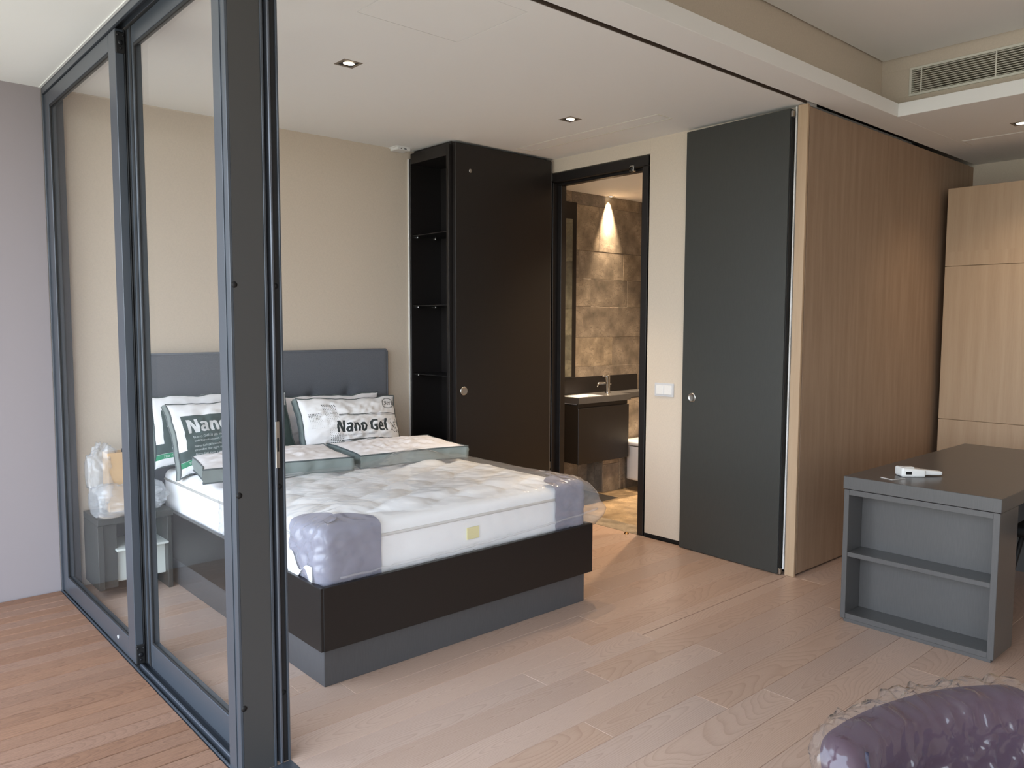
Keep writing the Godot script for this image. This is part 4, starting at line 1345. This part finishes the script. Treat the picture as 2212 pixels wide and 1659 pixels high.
func armchair() -> void:
	var a := thing("armchair", "purple upholstered armchair wrapped in clear plastic", "armchair", Vector3(1.90, 0.0, -0.50), -0.36)
	var nz := noise(97, 0.06, 3)
	# backrest slab, arched top, leaning a little; local +z is the sitter's side
	var back := func(v: Vector3, n: Vector3) -> Vector3:
		var k := clampf((v.y - 0.40) / 0.30, 0.0, 1.0)
		var bow := (v.x * v.x) * 0.55
		return v + Vector3(0, -0.30 * pow(absf(v.x) / 0.40, 4.0) * 0.12 * k, bow - 0.06 * k) + n * 0.004 * nz.get_noise_3d(v.x * 40.0, v.y * 40.0, v.z * 40.0)
	var st := newst()
	rbox(st, Vector3(-0.37, 0.30, -0.24), Vector3(0.30, 0.605, -0.12), 0.055, 0.03, back)
	smooth(st)
	put(st, "backrest", M.purple_fabric, a)
	var se := newst()
	rbox(se, Vector3(-0.34, 0.24, -0.14), Vector3(0.34, 0.42, 0.36), 0.05, 0.05)
	smooth(se)
	put(se, "seat", M.purple_fabric, a)
	for s in [-1.0, 1.0]:
		var ar := newst()
		rbox(ar, Vector3(-0.37 if s < 0 else 0.28, 0.22, -0.12), Vector3(-0.28 if s < 0 else 0.37, 0.54, 0.34), 0.04, 0.04)
		smooth(ar)
		put(ar, "arm", M.navy_fabric, a)
		for z in [-0.14, 0.30]:
			var lg := newst()
			tube(lg, [Vector3(s * 0.30, 0.24, z), Vector3(s * 0.32, 0.008, z)], 0.016, 10)
			smooth(lg)
			put(lg, "leg", M.black, a)
	# seams
	for s in [-1.0, 1.0]:
		var tb := newst()
		var pts := []
		for i in 14:
			var v := Vector3(-0.30 if s < 0.0 else 0.24, lerpf(0.36, 0.59, i / 13.0), -0.122)
			pts.append(back.call(v, Vector3.ZERO))
		tube(tb, pts, 0.004, 6)
		smooth(tb)
		put(tb, "seam", M.navy_fabric, a)
	var nf := noise(98, 0.07, 4)
	var fm := newst()
	rbox(fm, Vector3(-0.380, 0.30, -0.247), Vector3(0.308, 0.612, -0.113), 0.05, 0.009, func(v: Vector3, n: Vector3) -> Vector3:
		var p: Vector3 = back.call(v, Vector3.ZERO)
		var k := 0.005 * nf.get_noise_3d(v.x * 280.0, v.y * 300.0, v.z * 280.0) + 0.020 * (0.40 - absf(nf.get_noise_3d(v.x * 140.0 + v.y * 90.0, v.y * 80.0, v.z * 110.0)))
		var crease := maxf(0.0, 1.0 - 9.0 * absf(nf.get_noise_3d(v.x * 120.0 + 90.0, v.y * 80.0 - v.x * 60.0, v.z * 100.0)))
		return p + n * (k + 0.012 * crease), [[1, 0]])
	smooth(fm)
	put(fm, "plastic_film", M.film_clear, a)

# ------------------------------------------------------------------ ceiling fittings
func ceiling_fittings() -> void:
	downlight(Vector3(2.032, CY, -3.482), "square recessed downlight over the middle of the bed", 0.04, 60.0, "ceiling downlights", 0.051, 0.12)
	downlight(Vector3(3.585, CY, -3.487), "square recessed downlight between the bed and the bathroom doorway", 0.42, 36.0, "ceiling downlights", 0.051, 0.12)
	downlight(Vector3(5.735, CY, -1.65), "square recessed downlight in the living room soffit", 0.10, 55.0, "ceiling downlights", 0.051)
	var h := thing("access_hatch", "flush square access hatch in the bedroom ceiling", "hatch", Vector3(HATCH.position.x, CY, HATCH.position.y))
	box("lid", Vector3(0.0025, 0.0, 0.0025), Vector3(HATCH.size.x - 0.0025, 0.028, HATCH.size.y - 0.0025), M.ceiling_paint, h, 0.0006)
	var d := thing("air_outlet", "long flush air outlet panel in the bedroom ceiling by the doorway", "air vent", Vector3(OUTLET.position.x, CY, OUTLET.position.y), 0.0, "flush ceiling air outlets")
	box("cover", Vector3(0.012, -0.001, 0.012), Vector3(OUTLET.size.x - 0.012, 0.02, OUTLET.size.y - 0.012), M.ceiling_paint, d, 0.001)
	boxes("rim", [[Vector3(0, -0.002, 0), Vector3(0.008, 0.02, OUTLET.size.y)], [Vector3(OUTLET.size.x - 0.008, -0.002, 0), Vector3(OUTLET.size.x, 0.02, OUTLET.size.y)],
		[Vector3(0.0081, -0.002, 0), Vector3(OUTLET.size.x - 0.0081, 0.02, 0.008)], [Vector3(0.0081, -0.002, OUTLET.size.y - 0.008), Vector3(OUTLET.size.x - 0.0081, 0.02, OUTLET.size.y)]], M.grille_white, d, 0.0006)
	var e := thing("air_outlet", "long flush air outlet panel in the living room soffit", "air vent", Vector3(5.99, CY, -2.07), 0.0, "flush ceiling air outlets")
	box("cover", Vector3(0.0, -0.003, 0.0), Vector3(0.17, 0.001, 1.27), M.ceiling_paint, e, 0.001)
	box("cover_frame", Vector3(-0.008, -0.0015, -0.008), Vector3(0.178, 0.001, 1.278), M.grille_white, e, 0.0005)
	var sd := thing("ceiling_sensor", "small white sensor box where ceiling meets wallpaper beside the shelf column", "sensor", Vector3(3.255, CY, -4.865))
	box("case", Vector3(-0.055, -0.024, -0.05), Vector3(0.055, 0.0, 0.05), M.plastic_white, sd, 0.004)
	box("base_plate", Vector3(-0.065, -0.006, -0.054), Vector3(0.065, 0.0, 0.054), M.plastic_white, sd, 0.001)
	boxes("status_window", [[Vector3(-0.03, -0.018, 0.0495), Vector3(-0.02, -0.012, 0.051)], [Vector3(0.0, -0.018, 0.0495), Vector3(0.02, -0.012, 0.051)]], M.steel_dark, sd, 0.0003)
	# linear grille in the tray side
	var g := thing("air_grille", "long white slatted air conditioning grille in the stepped soffit", "air vent", Vector3(5.19, 2.915, -2.116))
	var W := 1.366
	var H := 0.171
	boxes("frame", [[Vector3(-0.008, 0.0, 0.0), Vector3(0.03, 0.014, W)], [Vector3(-0.008, H - 0.014, 0.0), Vector3(0.03, H, W)], [Vector3(-0.008, 0.0141, 0.0), Vector3(0.03, H - 0.0141, 0.014)], [Vector3(-0.008, 0.0141, W - 0.014), Vector3(0.03, H - 0.0141, W)]], M.grille_white, g, 0.001)
	box("duct_back", Vector3(1.20, 0.0, 0.0), Vector3(1.21, H, W), M.plastic_grey, g, 0.001)
	for i in 11:
		var y := 0.020 + i * (H - 0.040) / 10.0
		box("slat", Vector3(-0.004, y - 0.0016, 0.014), Vector3(0.012, y + 0.0016, W - 0.014), M.grille_white, g, 0.0008)
	for z in [0.07, 0.48, 0.90, 1.30]:
		box("bridge", Vector3(-0.006, 0.014, z - 0.004), Vector3(0.0, H - 0.014, z + 0.004), M.grille_white, g, 0.0008)
